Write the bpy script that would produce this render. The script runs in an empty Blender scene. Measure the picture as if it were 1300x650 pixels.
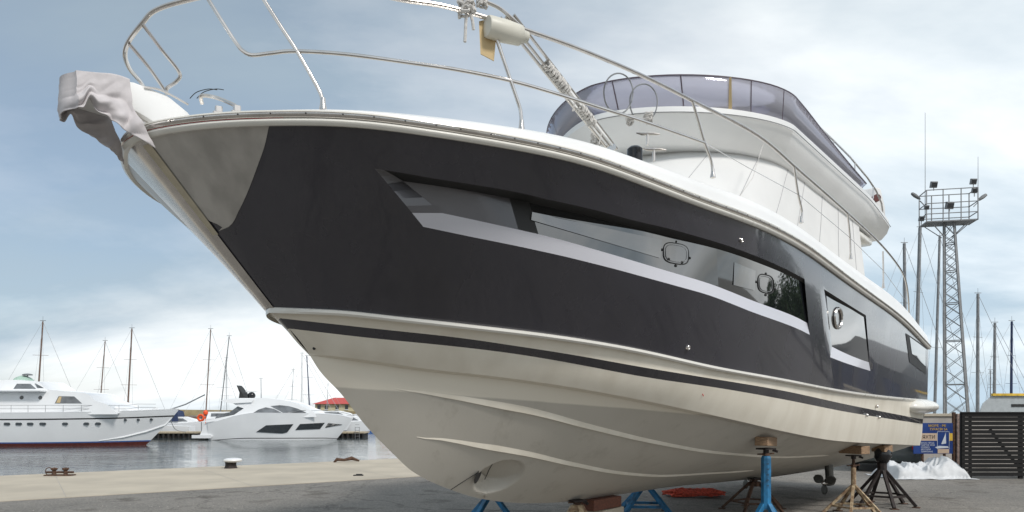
import bpy, math, random
from mathutils import Vector, Matrix, noise
random.seed(7)
PI = math.pi
R = math.radians
H = 1.75            # camera height above the yard
F = 900.0           # focal length in pixels of the 1300 px wide frame
COL = bpy.context.scene.collection

# ------------------------------------------------------------------ helpers
def nz(x, y, z, s=1.0):
    return noise.noise(Vector((x * s, y * s, z * s)))

def tag(o, label=None, cat=None, group=None, kind=None):
    if label: o['label'] = label
    if cat: o['category'] = cat
    if group: o['group'] = group
    if kind: o['kind'] = kind
    return o

def empty(name, loc=(0, 0, 0), label=None, cat=None, group=None, rz=0):
    o = bpy.data.objects.new(name, None)
    COL.objects.link(o)
    o.location = loc
    o.rotation_euler = (0, 0, rz)
    o.empty_display_size = .2
    return tag(o, label, cat, group)

def origin_of(p):
    v = Vector((0, 0, 0))
    while p is not None:
        v += Vector(p.location)
        p = p.parent
    return v

def copy_tree(o, parent=None):
    c = o.copy()
    COL.objects.link(c)
    c.parent = parent
    for ch in list(o.children):
        copy_tree(ch, c)
    return c

class MB:
    """collects faces and links them as one mesh object"""
    def __init__(s):
        s.v = []; s.f = []; s.m = []
    def add(s, vs, fs, mi=0):
        b = len(s.v)
        s.v += [tuple(p) for p in vs]
        for f in fs:
            s.f.append(tuple(b + i for i in f)); s.m.append(mi)
        return s
    def quad(s, a, b, c, d, mi=0):
        return s.add([a, b, c, d], [(0, 1, 2, 3)], mi)
    def box(s, c, size, rz=0, mi=0, M=None):
        sx, sy, sz = (k / 2 for k in size)
        vs = [Vector((x * sx, y * sy, z * sz)) for z in (-1, 1) for y in (-1, 1) for x in (-1, 1)]
        if M is None:
            M = Matrix.Translation(Vector(c)) @ Matrix.Rotation(rz, 4, 'Z')
        else:
            M = Matrix.Translation(Vector(c)) @ M
        return s.add([M @ v for v in vs], [(0, 2, 3, 1), (4, 5, 7, 6), (0, 1, 5, 4), (2, 6, 7, 3), (0, 4, 6, 2), (1, 3, 7, 5)], mi)
    def tube(s, pts, r, n=8, mi=0, closed=False, caps=True):
        pts = [Vector(p) for p in pts]
        N = len(pts)
        if not hasattr(r, '__len__'): r = [r] * N
        T = []
        for i in range(N):
            a = pts[(i - 1) % N] if (closed or i > 0) else pts[0]
            b = pts[(i + 1) % N] if (closed or i < N - 1) else pts[-1]
            d = (b - a)
            T.append(d.normalized() if d.length > 1e-9 else Vector((0, 0, 1)))
        up = Vector((0, 0, 1)) if abs(T[0].z) < .9 else Vector((1, 0, 0))
        nrm = (up - T[0] * up.dot(T[0])).normalized()
        vs = []
        for i in range(N):
            nrm = (nrm - T[i] * nrm.dot(T[i]))
            nrm = nrm.normalized() if nrm.length > 1e-6 else T[i].orthogonal().normalized()
            bn = T[i].cross(nrm)
            for k in range(n):
                a = 2 * PI * k / n
                vs.append(pts[i] + (nrm * math.cos(a) + bn * math.sin(a)) * r[i])
        fs = []
        M_ = N if closed else N - 1
        for i in range(M_):
            j = (i + 1) % N
            for k in range(n):
                l = (k + 1) % n
                fs.append((i * n + k, i * n + l, j * n + l, j * n + k))
        if caps and not closed:
            fs.append(tuple(range(n - 1, -1, -1)))
            fs.append(tuple((N - 1) * n + k for k in range(n)))
        return s.add(vs, fs, mi)
    def bar(s, a, b, w, h, mi=0, up=(0, 0, 1)):
        a = Vector(a); b = Vector(b); d = (b - a).normalized(); up = Vector(up)
        if abs(d.dot(up)) > .99: up = Vector((1, 0, 0))
        x = d.cross(up).normalized(); y = x.cross(d).normalized()
        vs = []
        for p in (a, b):
            for sx, sy in ((-1, -1), (1, -1), (1, 1), (-1, 1)):
                vs.append(p + x * sx * w / 2 + y * sy * h / 2)
        return s.add(vs, [(3, 2, 1, 0), (4, 5, 6, 7), (0, 1, 5, 4), (1, 2, 6, 5), (2, 3, 7, 6), (3, 0, 4, 7)], mi)
    def lathe(s, prof, c, n=24, mi=0, M=None):
        """prof: list of (r, z)"""
        vs = []
        for r, z in prof:
            for k in range(n):
                a = 2 * PI * k / n
                p = Vector((r * math.cos(a), r * math.sin(a), z))
                if M is not None: p = M @ p
                vs.append(p + Vector(c))
        fs = []
        for i in range(len(prof) - 1):
            for k in range(n):
                l = (k + 1) % n
                fs.append((i * n + k, i * n + l, (i + 1) * n + l, (i + 1) * n + k))
        fs.append(tuple(range(n - 1, -1, -1)))
        fs.append(tuple((len(prof) - 1) * n + k for k in range(n)))
        return s.add(vs, fs, mi)
    def grid(s, P, mi=0, flip=False, closed_u=False):
        """P[i][j] 3D points"""
        ni = len(P); nj = len(P[0])
        vs = [p for row in P for p in row]
        fs = []
        for i in range(ni - (0 if closed_u else 1)):
            i2 = (i + 1) % ni
            for j in range(nj - 1):
                f = (i * nj + j, i2 * nj + j, i2 * nj + j + 1, i * nj + j + 1)
                fs.append(f[::-1] if flip else f)
        return s.add(vs, fs, mi)
    def prism(s, poly, ext, mi=0):
        """closed polygon of 3D points extruded by the vector ext"""
        e = Vector(ext); n = len(poly)
        vs = [Vector(p) for p in poly] + [Vector(p) + e for p in poly]
        fs = [tuple(range(n - 1, -1, -1)), tuple(range(n, 2 * n))]
        for i in range(n):
            j = (i + 1) % n
            fs.append((i, j, n + j, n + i))
        return s.add(vs, fs, mi)
    def build(s, name, mats, parent=None, smooth=False, sharp=30, weld=0.0, bevel=0.0, recalc=True, solid=0.0):
        import bmesh
        o0 = origin_of(parent)
        me = bpy.data.meshes.new(name)
        me.from_pydata([Vector(p) - o0 for p in s.v], [], s.f)
        if not isinstance(mats, (list, tuple)): mats = [mats]
        for m in mats: me.materials.append(m)
        for p, mi in zip(me.polygons, s.m): p.material_index = mi
        bm = bmesh.new(); bm.from_mesh(me)
        if weld: bmesh.ops.remove_doubles(bm, verts=bm.verts, dist=weld)
        if bevel:
            es = [e for e in bm.edges if len(e.link_faces) == 2 and e.calc_face_angle(0) > R(30)]
            bmesh.ops.bevel(bm, geom=es, offset=bevel, segments=2, profile=.5, affect='EDGES', clamp_overlap=True)
        if recalc: bmesh.ops.recalc_face_normals(bm, faces=bm.faces)
        bm.to_mesh(me); bm.free()
        if smooth:
            for p in me.polygons: p.use_smooth = True
            me.set_sharp_from_angle(angle=R(sharp))
        o = bpy.data.objects.new(name, me)
        COL.objects.link(o)
        if parent is not None: o.parent = parent
        if solid:
            md = o.modifiers.new('solid', 'SOLIDIFY'); md.thickness = solid; md.offset = 0
        return o

def pchip(xs, ys):
    n = len(xs)
    h = [xs[i + 1] - xs[i] for i in range(n - 1)]
    d = [(ys[i + 1] - ys[i]) / h[i] for i in range(n - 1)]
    m = [0.0] * n
    m[0] = d[0]; m[-1] = d[-1]
    for i in range(1, n - 1):
        if d[i - 1] * d[i] <= 0: m[i] = 0
        else:
            w1 = 2 * h[i] + h[i - 1]; w2 = h[i] + 2 * h[i - 1]
            m[i] = (w1 + w2) / (w1 / d[i - 1] + w2 / d[i])
    def f(x):
        if x <= xs[0]: return ys[0] + m[0] * (x - xs[0])
        if x >= xs[-1]: return ys[-1] + m[-1] * (x - xs[-1])
        i = 0
        while x > xs[i + 1]: i += 1
        t = (x - xs[i]) / h[i]
        return ((1 + 2 * t) * (1 - t) ** 2 * ys[i] + t * (1 - t) ** 2 * h[i] * m[i]
                + t * t * (3 - 2 * t) * ys[i + 1] + t * t * (t - 1) * h[i] * m[i + 1])
    return f
def P2(pts):
    return pchip([p[0] for p in pts], [p[1] for p in pts])

# ------------------------------------------------------------------ materials
def new_mat(name):
    m = bpy.data.materials.new(name); m.use_nodes = True
    nt = m.node_tree
    return m, nt, nt.nodes, nt.links, nt.nodes['Principled BSDF']

def mat(name, col, rough=.5, metal=0.0, var=.12, scale=6.0, bump=0.0, bscale=60.0, coat=0.0, col2=None, detail=6, spec=None, stretch=None, rvar=.1):
    m, nt, N, L, b = new_mat(name)
    tc = N.new('ShaderNodeTexCoord')
    mp = N.new('ShaderNodeMapping')
    L.new(tc.outputs['Object'], mp.inputs[0])
    if stretch: mp.inputs['Scale'].default_value = stretch
    n = N.new('ShaderNodeTexNoise'); n.inputs['Scale'].default_value = scale; n.inputs['Detail'].default_value = detail
    L.new(mp.outputs[0], n.inputs['Vector'])
    cr = N.new('ShaderNodeValToRGB')
    c2 = col2 if col2 else tuple(max(0, c * (1 - var)) for c in col)
    c1 = col if col2 else tuple(min(1, c * (1 + var)) for c in col)
    cr.color_ramp.elements[0].position = .35; cr.color_ramp.elements[1].position = .65
    cr.color_ramp.elements[0].color = (*c2, 1); cr.color_ramp.elements[1].color = (*c1, 1)
    L.new(n.outputs['Fac'], cr.inputs[0])
    L.new(cr.outputs[0], b.inputs['Base Color'])
    b.inputs['Metallic'].default_value = metal
    mr = N.new('ShaderNodeMapRange')
    mr.inputs['To Min'].default_value = max(.02, rough - rvar * rough * 2); mr.inputs['To Max'].default_value = min(1, rough + rvar * rough * 2)
    L.new(n.outputs['Fac'], mr.inputs[0]); L.new(mr.outputs[0], b.inputs['Roughness'])
    if coat:
        b.inputs['Coat Weight'].default_value = coat; b.inputs['Coat Roughness'].default_value = .04
    if spec is not None: b.inputs['Specular IOR Level'].default_value = spec
    if bump:
        n2 = N.new('ShaderNodeTexNoise'); n2.inputs['Scale'].default_value = bscale; n2.inputs['Detail'].default_value = 4
        L.new(mp.outputs[0], n2.inputs['Vector'])
        bp = N.new('ShaderNodeBump'); bp.inputs['Strength'].default_value = bump; bp.inputs['Distance'].default_value = .01
        L.new(n2.outputs['Fac'], bp.inputs['Height']); L.new(bp.outputs[0], b.inputs['Normal'])
    return m

M = {}
M['dark_paint'] = mat('dark_hull_paint', (.042, .041, .053), rough=.27, metal=.25, var=.13, scale=1.1, coat=.9, rvar=.2, stretch=(1, 1, .45), bump=.045, bscale=1.6)
M['gelcoat'] = mat('white_gelcoat', (.76, .74, .68), rough=.28, var=.035, scale=2.0, coat=.3)
M['gelcoat_low'] = mat('hull_white_weathered', (.80, .75, .645), rough=.36, col2=(.72, .665, .56), scale=1.5, coat=.1, stretch=(2.6, 2.6, .5), detail=10)
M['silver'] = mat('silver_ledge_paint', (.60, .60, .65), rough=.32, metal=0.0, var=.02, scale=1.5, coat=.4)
M['recess'] = mat('recess_paint', (.115, .113, .122), rough=.25, metal=.25, var=.08, scale=2, coat=.5)
M['stainless'] = mat('stainless_steel', (.66, .63, .60), rough=.22, metal=1.0, var=.07, scale=9)
M['plate'] = mat('brushed_guard_plate', (.50, .485, .46), rough=.38, metal=.6, var=.16, scale=5, stretch=(1, 1, .35))
M['white'] = mat('white_paint', (.80, .80, .79), rough=.35, var=.03, scale=1.5)
M['boat_white'] = mat('moored_boat_white', (.82, .83, .84), rough=.3, var=.03, scale=.6)
M['tarp'] = mat('white_cover_fabric', (.70, .70, .69), rough=.75, var=.03, scale=2, bump=.25, bscale=5)
M['seam'] = mat('grey_seam_tape', (.42, .42, .43), rough=.8, var=.05)
M['cloth'] = mat('grey_cloth', (.55, .52, .525), rough=.9, var=.10, scale=8, bump=.3, bscale=14)
M['fleece'] = mat('white_tarpaulin', (.60, .61, .62), rough=.55, var=.10, scale=4, bump=.4, bscale=9)
M['black'] = mat('black_gloss', (.012, .012, .014), rough=.12, var=.1)
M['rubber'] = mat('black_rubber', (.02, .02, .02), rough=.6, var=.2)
M['rope'] = mat('white_rope', (.62, .60, .57), rough=.9, var=.15, scale=40, bump=.5, bscale=200)
M['redrope'] = mat('red_rope', (.55, .085, .05), rough=.85, var=.3, scale=25, bump=.5, bscale=150)
M['cardboard'] = mat('tan_board', (.58, .44, .24), rough=.8, var=.06)
M['fender'] = mat('cream_fender_vinyl', (.62, .60, .52), rough=.45, var=.05)
M['blue'] = mat('blue_stand_paint', (.02, .20, .42), rough=.5, col2=(.018, .085, .16), scale=9, bump=.2, bscale=40, detail=12)
M['rust'] = mat('rusty_steel', (.10, .055, .035), rough=.8, var=.5, scale=22, bump=.4, bscale=80, metal=.2)
M['blackrust'] = mat('black_rusty_steel', (.028, .02, .018), rough=.7, var=.5, scale=18, bump=.4, bscale=80, metal=.2)
M['creampaint'] = mat('peeling_cream_paint', (.48, .38, .24), rough=.7, col2=(.16, .08, .04), scale=14, bump=.3)
M['wood'] = mat('timber_block', (.36, .235, .14), rough=.85, col2=(.20, .125, .075), scale=9, stretch=(1, 5, 9), bump=.5, bscale=30)
M['redwood'] = mat('reddish_timber_block', (.20, .075, .045), rough=.85, col2=(.11, .045, .03), scale=9, stretch=(1, 5, 9), bump=.5, bscale=30)
M['darkwood'] = mat('black_stained_wood', (.006, .0055, .0055), rough=.9, var=.4, scale=8, bump=.3)
M['concrete'] = mat('quay_concrete', (.47, .415, .33), rough=.9, var=.10, scale=.8, bump=.4, bscale=25, detail=12)
M['wallconcrete'] = mat('wall_render', (.38, .35, .32), rough=.9, var=.14, scale=1.5, bump=.3)
M['stay'] = mat('stay_wire', (.42, .43, .44), rough=.6, var=.05)
M['galv'] = mat('galvanised_steel', (.24, .245, .25), rough=.55, metal=.4, var=.15, scale=4)
M['mast'] = mat('mast_aluminium', (.34, .35, .36), rough=.45, metal=.4, var=.08)
M['brownmast'] = mat('brown_mast', (.17, .11, .085), rough=.6, var=.15)
M['glass_dark'] = mat('dark_boat_glass', (.035, .04, .045), rough=.05, var=.2, spec=.8)
M['glassgrey'] = mat('grey_curtained_glass', (.16, .17, .18), rough=.12, var=.35, scale=1.5)
M['redpaint'] = mat('red_antifouling', (.10, .022, .018), rough=.6, var=.2)
M['bluepaint'] = mat('blue_waterline', (.04, .13, .38), rough=.5, var=.1)
M['orange'] = mat('orange_plastic', (.85, .10, .02), rough=.5, var=.05)
M['roofred'] = mat('red_tile_roof', (.50, .085, .075), rough=.8, var=.15, scale=3)
M['cream'] = mat('cream_wall', (.60, .53, .34), rough=.85, var=.08)
M['yellow'] = mat('yellow_paint', (.70, .46, .06), rough=.7, var=.3, scale=3)
M['cabin_grey'] = mat('pale_cabin_panel', (.42, .45, .46), rough=.6, var=.08)
M['bluegrey'] = mat('navy_canvas', (.02, .035, .09), rough=.7, var=.1)
M['brick'] = mat('old_brick', (.30, .22, .19), rough=.9, var=.25, scale=10, bump=.5)
M['car'] = mat('car_paint_greygreen', (.075, .085, .08), rough=.3, coat=.6, var=.05)
M['redlens'] = mat('red_lens', (.6, .02, .02), rough=.2)
M['darkpile'] = mat('dark_wet_timber', (.018, .017, .016), rough=.7, var=.5, scale=2)
M['deckwood'] = mat('pale_dock_planks', (.46, .39, .28), rough=.85, var=.12)
M['foliage'] = mat('tree_foliage', (.045, .08, .025), rough=.8, var=.5, scale=1.5)
M['bark'] = mat('tree_bark', (.09, .07, .05), rough=.9, var=.2)
M['signblue'] = mat('sign_blue', (.012, .045, .20), rough=.5, var=.12, scale=5)
M['signbeige'] = mat('sign_beige', (.58, .44, .33), rough=.6, var=.06)
M['signyellow'] = mat('sign_yellow', (.72, .46, .05), rough=.6, var=.05)
M['signwhite'] = mat('sign_white', (.62, .66, .72), rough=.6, var=.05)
M['bronze'] = mat('bronze_drive', (.115, .112, .10), rough=.45, metal=.55, var=.2, scale=12)
M['antifoul'] = None

def antifoul():
    m, nt, N, L, b = new_mat('hull_antifouling')
    tc = N.new('ShaderNodeTexCoord')
    n = N.new('ShaderNodeTexNoise'); n.inputs['Scale'].default_value = 1.1; n.inputs['Detail'].default_value = 9
    L.new(tc.outputs['Object'], n.inputs['Vector'])
    cr = N.new('ShaderNodeValToRGB')
    cr.color_ramp.elements[0].position = .3; cr.color_ramp.elements[0].color = (.50, .47, .41, 1)
    cr.color_ramp.elements[1].position = .7; cr.color_ramp.elements[1].color = (.57, .535, .47, 1)
    L.new(n.outputs['Fac'], cr.inputs[0])
    # fouling stains in patches with their own outline
    mp = N.new('ShaderNodeMapping'); mp.inputs['Scale'].default_value = (1, 1, .6); mp.inputs['Rotation'].default_value = (0, .5, .3)
    L.new(tc.outputs['Object'], mp.inputs[0])
    v = N.new('ShaderNodeTexNoise'); v.inputs['Scale'].default_value = 2.7; v.inputs['Detail'].default_value = 12; v.inputs['Roughness'].default_value = .7
    L.new(mp.outputs[0], v.inputs['Vector'])
    c2 = N.new('ShaderNodeValToRGB')
    c2.color_ramp.elements[0].position = .55; c2.color_ramp.elements[0].color = (0, 0, 0, 1)
    c2.color_ramp.elements[1].position = .74; c2.color_ramp.elements[1].color = (.55, .55, .55, 1)
    L.new(v.outputs['Fac'], c2.inputs[0])
    mx = N.new('ShaderNodeMixRGB'); mx.inputs[2].default_value = (.32, .29, .235, 1)
    L.new(c2.outputs[0], mx.inputs[0]); L.new(cr.outputs[0], mx.inputs[1])
    # painted up to a trim line that falls aft; bare gelcoat above it
    ge = N.new('ShaderNodeNewGeometry')
    dt = N.new('ShaderNodeVectorMath'); dt.operation = 'DOT_PRODUCT'; dt.inputs[1].default_value = (.646 * .07, .763 * .07, 1.0)
    L.new(ge.outputs['Position'], dt.inputs[0])
    c0_ = 1.93 + .07 * (1.84 + (.646 * -2.6 + .763 * 4.9))
    ad = N.new('ShaderNodeMath'); ad.operation = 'MULTIPLY_ADD'; ad.inputs[1].default_value = .03; L.new(n.outputs['Fac'], ad.inputs[0]); L.new(dt.outputs['Value'], ad.inputs[2])
    st = N.new('ShaderNodeMapRange'); st.inputs[1].default_value = c0_ + .010; st.inputs[2].default_value = c0_ + .026
    L.new(ad.outputs[0], st.inputs[0])
    m2 = N.new('ShaderNodeMixRGB'); m2.inputs[2].default_value = (.80, .745, .635, 1); L.new(st.outputs[0], m2.inputs[0]); L.new(mx.outputs[0], m2.inputs[1])
    L.new(m2.outputs[0], b.inputs['Base Color'])
    b.inputs['Roughness'].default_value = .5
    n2 = N.new('ShaderNodeTexNoise'); n2.inputs['Scale'].default_value = 35
    L.new(tc.outputs['Object'], n2.inputs['Vector'])
    bp = N.new('ShaderNodeBump'); bp.inputs['Strength'].default_value = .06; bp.inputs['Distance'].default_value = .01
    L.new(n2.outputs['Fac'], bp.inputs['Height']); L.new(bp.outputs[0], b.inputs['Normal'])
    return m
M['antifoul'] = antifoul()

def tinted():
    m, nt, N, L, b = new_mat('purple_tinted_acrylic')
    N.remove(b)
    tr = N.new('ShaderNodeBsdfTransparent'); tr.inputs[0].default_value = (.84, .83, .90, 1)
    gl = N.new('ShaderNodeBsdfGlossy'); gl.inputs['Roughness'].default_value = .05; gl.inputs[0].default_value = (.8, .8, .9, 1)
    df = N.new('ShaderNodeBsdfDiffuse'); df.inputs[0].default_value = (.62, .62, .70, 1)
    fr = N.new('ShaderNodeFresnel'); fr.inputs[0].default_value = 1.45
    m0 = N.new('ShaderNodeMixShader'); m0.inputs[0].default_value = .5
    L.new(tr.outputs[0], m0.inputs[1]); L.new(df.outputs[0], m0.inputs[2])
    m1 = N.new('ShaderNodeMixShader'); L.new(fr.outputs[0], m1.inputs[0])
    L.new(m0.outputs[0], m1.inputs[1]); L.new(gl.outputs[0], m1.inputs[2])
    L.new(m1.outputs[0], N['Material Output'].inputs[0])
    return m
M['tinted'] = tinted()

def cabinglass():
    m, nt, N, L, b = new_mat('hull_window_glass')
    b.inputs['Base Color'].default_value = (.012, .014, .016, 1)
    b.inputs['Roughness'].default_value = .03
    b.inputs['IOR'].default_value = 1.85
    b.inputs['Coat Weight'].default_value = 1.0; b.inputs['Coat Roughness'].default_value = .02; b.inputs['Coat IOR'].default_value = 1.8
    return m
M['hullglass'] = cabinglass()
M['hullglass2'] = cabinglass(); M['hullglass2'].node_tree.nodes['Principled BSDF'].inputs['Base Color'].default_value = (.05, .055, .06, 1)
M['hullglass2'].node_tree.nodes['Principled BSDF'].inputs['IOR'].default_value = 2.0

# ------------------------------------------------------------------ boat frame
AX, AY = .646, .763           # aft
QX, QY = .763, -.646          # port (towards the viewer)
OX, OY = -2.6, 4.9
def W(t, b, z):               # z above the yard
    return Vector((OX + AX * t + QX * b, OY + AY * t + QY * b, z))
def upix(t, b):
    return 650 + F * (OX + AX * t + QX * b) / (OY + AY * t + QY * b)
def zpix(t, b, v):
    return H + (520 - v) * (OY + AY * t + QY * b) / F
def gp(u, v, z=0.0):          # a point of height z seen at pixel u,v
    Y = F * (H - z) / (v - 520)
    return Vector(((u - 650) / F * Y, Y, z))
def at(u, v, Y):
    return Vector(((u - 650) / F * Y, Y, H + (520 - v) * Y / F))

class Row:
    """a line along the port side: plan table b(t) from the stem point t0, height taken from the photo's line v(u)"""
    def __init__(s, t0, tend, bt, vt, p=.6, smooth=3):
        s.t0 = t0; s.tend = tend
        s.bt = bt; s.bf = P2([(x ** p, y) for x, y in bt]); s.p = p
        vf = P2(vt)
        s.tau = [15 * (i / 90) ** 1.8 for i in range(91)]
        zs = []
        for ta in s.tau:
            t = s.t(ta); b = s.b(ta)
            u = upix(t, b)
            u = min(max(u, vt[0][0]), vt[-1][0])
            zs.append(zpix(t, b, vf(u)))
        for _ in range(smooth):
            zs = [zs[0]] + [(zs[i - 1] + 2 * zs[i] + zs[i + 1]) / 4 for i in range(1, 90)] + [zs[-1]]
        s.zf = pchip(s.tau, zs)
    def t(s, ta): return s.t0 + ta * (s.tend - s.t0) / 15.0
    def b(s, ta): return max(0, s.bf(max(0, ta) ** s.p))
    def z(s, ta): return s.zf(min(max(ta, 0), 15))
    def pt(s, ta, inset=0, dz=0, side=1):
        return W(s.t(ta), side * (s.b(ta) - inset), s.z(ta) + dz)

sheer = Row(0, 15.0,
    [(0, 0), (.03, .2), (.092, .387), (.209, .64), (.434, .975), (.724, 1.29), (1.105, 1.57), (1.61, 1.83), (2.07, 2.0), (2.52, 2.11), (3.64, 2.31), (5.3, 2.45), (8.6, 2.42), (12, 2.32), (15, 2.2)],
    [(168, 184), (181, 176), (222, 167), (268, 161.4), (342, 157.7), (430, 157.7), (480, 162), (519, 167.6), (621, 183), (700, 198), (763, 213), (800, 228), (889, 262), (919, 272), (1005, 308.5), (1072, 356), (1097, 374), (1143, 407), (1180, 444)], p=.5, smooth=9)
knuckle = Row(1.018, 15.0,
    [(0, 0), (.05, .125), (.32, .395), (.78, .656), (1.26, .94), (2.0, 1.30), (2.8, 1.60), (3.9, 1.93), (5.5, 2.15), (8, 2.27), (11, 2.25), (15, 2.18)],
    [(342, 390), (423, 393), (506, 401.6), (589, 411), (700, 424.4), (797, 440), (909, 465), (992, 480), (1075, 496), (1138, 504), (1185, 508)], p=.6)
stripe_hi = Row(1.116, 14.78,
    [(0, 0), (.05, .10), (.32, .32), (.78, .57), (1.26, .84), (2.0, 1.21), (2.8, 1.52), (3.9, 1.87), (5.5, 2.10), (8, 2.22), (11, 2.21), (15, 2.14)],
    [(356, 404), (465, 416), (589, 429.5), (660, 440), (722, 449.5), (826, 468), (909, 481.5), (992, 495.5), (1075, 513.5), (1169, 532)], p=.65)
stripe_lo = Row(1.195, 14.78,
    [(0, 0), (.05, .09), (.32, .29), (.78, .53), (1.26, .79), (2.0, 1.15), (2.8, 1.47), (3.9, 1.82), (5.5, 2.06), (8, 2.19), (11, 2.19), (15, 2.13)],
    [(367, 417), (465, 428.5), (589, 441), (660, 450), (722, 460.5), (826, 480), (909, 492), (992, 506.5), (1075, 523), (1169, 538)], p=.65)
chine = Row(1.382, 14.78,
    [(0, 0), (.05, .06), (.42, .27), (1.0, .58), (1.6, .88), (2.35, 1.2), (3.5, 1.58), (4.7, 1.83), (6.4, 2.0), (8, 2.09), (11, 2.11), (15, 2.08)],
    [(392, 448.5), (465, 457), (547.6, 469), (630.7, 478), (722, 491), (797, 504.4), (868, 519), (942, 535.5), (992, 547), (1065, 560), (1167, 565.5)], p=.75)
keelpx = [(392, 449), (406, 471), (433, 500), (464, 540), (498, 575), (523, 598), (560, 617), (615, 634), (674, 639), (718, 637), (765, 631), (838, 620), (928, 611), (992, 604), (1025, 599)]
def t_axis(u):
    k = (u - 650) / F
    return (k * OY - OX) / (AX - k * AY)
kt = [t_axis(u) for u, v in keelpx]
kz = [zpix(t, 0, v) for t, (u, v) in zip(kt, keelpx)]
keel_z = pchip(kt, kz)

# surface of the topsides: (tau, f) with f 0 at the knuckle, 1 at the sheer, D = distance recessed inboard
def S(ta, f, D=0.0, side=1):
    t = knuckle.t(ta) * (1 - f) + sheer.t(ta) * f
    bk = knuckle.b(ta); bs = sheer.b(ta)
    k = 1 + .22 * math.exp(-ta / 3.0)
    fb = max(0.0, f) ** k if f <= 1 else 1 + (f - 1) * k
    b = bk + (bs - bk) * fb - D
    z = knuckle.z(ta) * (1 - f) + sheer.z(ta) * f
    return t, b, z
def Sw(ta, f, D=0.0, side=1):
    t, b, z = S(ta, f, D)
    return W(t, side * b, z)
def proj(p):
    return 650 + F * p.x / p.y, 520 - F * (p.z - H) / p.y
def solve_tau(u, f, D=0.0):
    lo, hi = 0.0, 15.0
    for _ in range(40):
        m = (lo + hi) / 2
        if proj(Sw(m, f, D))[0] < u: lo = m
        else: hi = m
    return (lo + hi) / 2
def solve(u, v, D=0.0):
    lo, hi = -.2, 1.2
    for _ in range(36):
        f = (lo + hi) / 2
        ta = solve_tau(u, f, D)
        if proj(Sw(ta, f, D))[1] > v: lo = f
        else: hi = f
    return ta, f

D = .13
DU = P2([(400, .06), (700, .055), (860, .06), (960, .045), (1023, .02), (1060, .03), (1103, .008), (1200, .008)])      # depth of the glass at its foot
DT = P2([(400, .22), (700, .23), (860, .17), (960, .09), (1023, .035), (1060, .05), (1103, .014), (1200, .01)])      # and at its head
def fline(pts, D=None):
    q = [solve(u, v, D(u) if D else 0.0) for u, v in pts]
    g = P2(q)
    t0, t1 = q[0][0], q[-1][0]
    return lambda ta: g(min(max(ta, t0), t1))
R1 = fline([(475.5, 214), (560, 228), (647, 242), (708, 256), (782.5, 274), (860, 293), (912, 308), (972, 330), (1023, 355), (1046, 367), (1099, 400), (1150, 431)])
R1b = fline([(505, 229), (575, 239), (647, 252), (708, 266), (782.5, 284), (860, 303), (912, 317), (972, 338), (1023, 361), (1050, 373), (1099, 404), (1150, 436)], DT)
R3 = fline([(561, 270.5), (640, 287.5), (701, 301.5), (763, 319), (837, 341), (886, 355.5), (960, 383.5), (1023, 409), (1056, 440), (1103, 460), (1150, 475)], DU)
R4 = fline([(537.5, 288), (600, 301), (640, 309), (701, 322), (763, 337), (837, 357), (886, 370.5), (960, 398), (1028, 425), (1053, 453), (1105, 471), (1150, 486)])

# anchor columns as u at rows [sheer, R1, R1b, R3, R4, knuckle]
rowf = [lambda t: 1.0, R1, R1b, R3, R4, lambda t: 0.0]
rowD = [0, 0, DT, DU, 0, 0]
anch = [
    (433, 475.5, None, None, 537.5, 610),      # crease
    (446, 487, 512, 561, 560, 630),            # inner crease
    (606, 643, 647, 658, 672, 705),            # panel / glass edge
    (890, 905, 908, 912, 914, 920),            # seam between the two long panes
    (1012, 1021, 1022, 1025, 1028, 1036),      # end of the long window
    (1040, 1046, 1049, 1056, 1054, 1060),      # start of the aft recess
    (1096, 1099, 1100, 1103, 1105, 1110),      # its end
]
def row_tau(u, j, D=0.0):
    ta = 5.0
    lo, hi = 0.0, 15.0
    for _ in range(40):
        m = (lo + hi) / 2
        if proj(Sw(m, rowf[j](m), D))[0] < u: lo = m
        else: hi = m
    return (lo + hi) / 2
AT = []   # AT[c][j] tau
for c, us in enumerate(anch):
    inner = c in (1, 2, 3, 4, 5, 6)
    row = []
    for j, u in enumerate(us):
        row.append(None if u is None else row_tau(u, j, (rowD[j](u) if rowD[j] else 0) if inner else 0))
    AT.append(row)
AT[0][2] = AT[0][1] * .75 + AT[0][4] * .25
AT[0][3] = AT[0][1] * .25 + AT[0][4] * .75
AT.append([15.0] * 6)
AT = [[0.0] * 6] + AT
# C0 stem, C1 crease, C2 inner crease, C3 glass edge, C4 seam, C5 end, C6 start2, C7 end2, C8 stern
out = []
def addcol(ta, w, c): out.append((ta, w, c))
def lerpcol(c, s): return [AT[c][j] * (1 - s) + AT[c + 1][j] * s for j in range(6)]
for k in range(44):
    addcol(lerpcol(0, (k / 44) ** 1.9), 0, 0)
addcol(AT[1], 0, 1)
for k in range(10): addcol(lerpcol(2, k / 10), 1, 2)
for k in range(14): addcol(lerpcol(3, k / 14), 1, 3)
for k in range(8): addcol(lerpcol(4, k / 8), 1, 4)
addcol(AT[5], 1, 5)
addcol([t + .01 for t in AT[5]], 0, 5)
for k in range(1, 4): addcol(lerpcol(5, k / 4), 0, 5)
addcol([t - .01 for t in AT[6]], 0, 5)
for k in range(8): addcol(lerpcol(6, k / 8), 1, 6)
addcol(AT[7], 1, 7)
addcol([t + .01 for t in AT[7]], 0, 7)
for k in range(1, 14): addcol(lerpcol(7, k / 14), 0, 7)
addcol(AT[8], 0, 8)
subs = [6, 2, 4, 3, 10]
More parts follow.
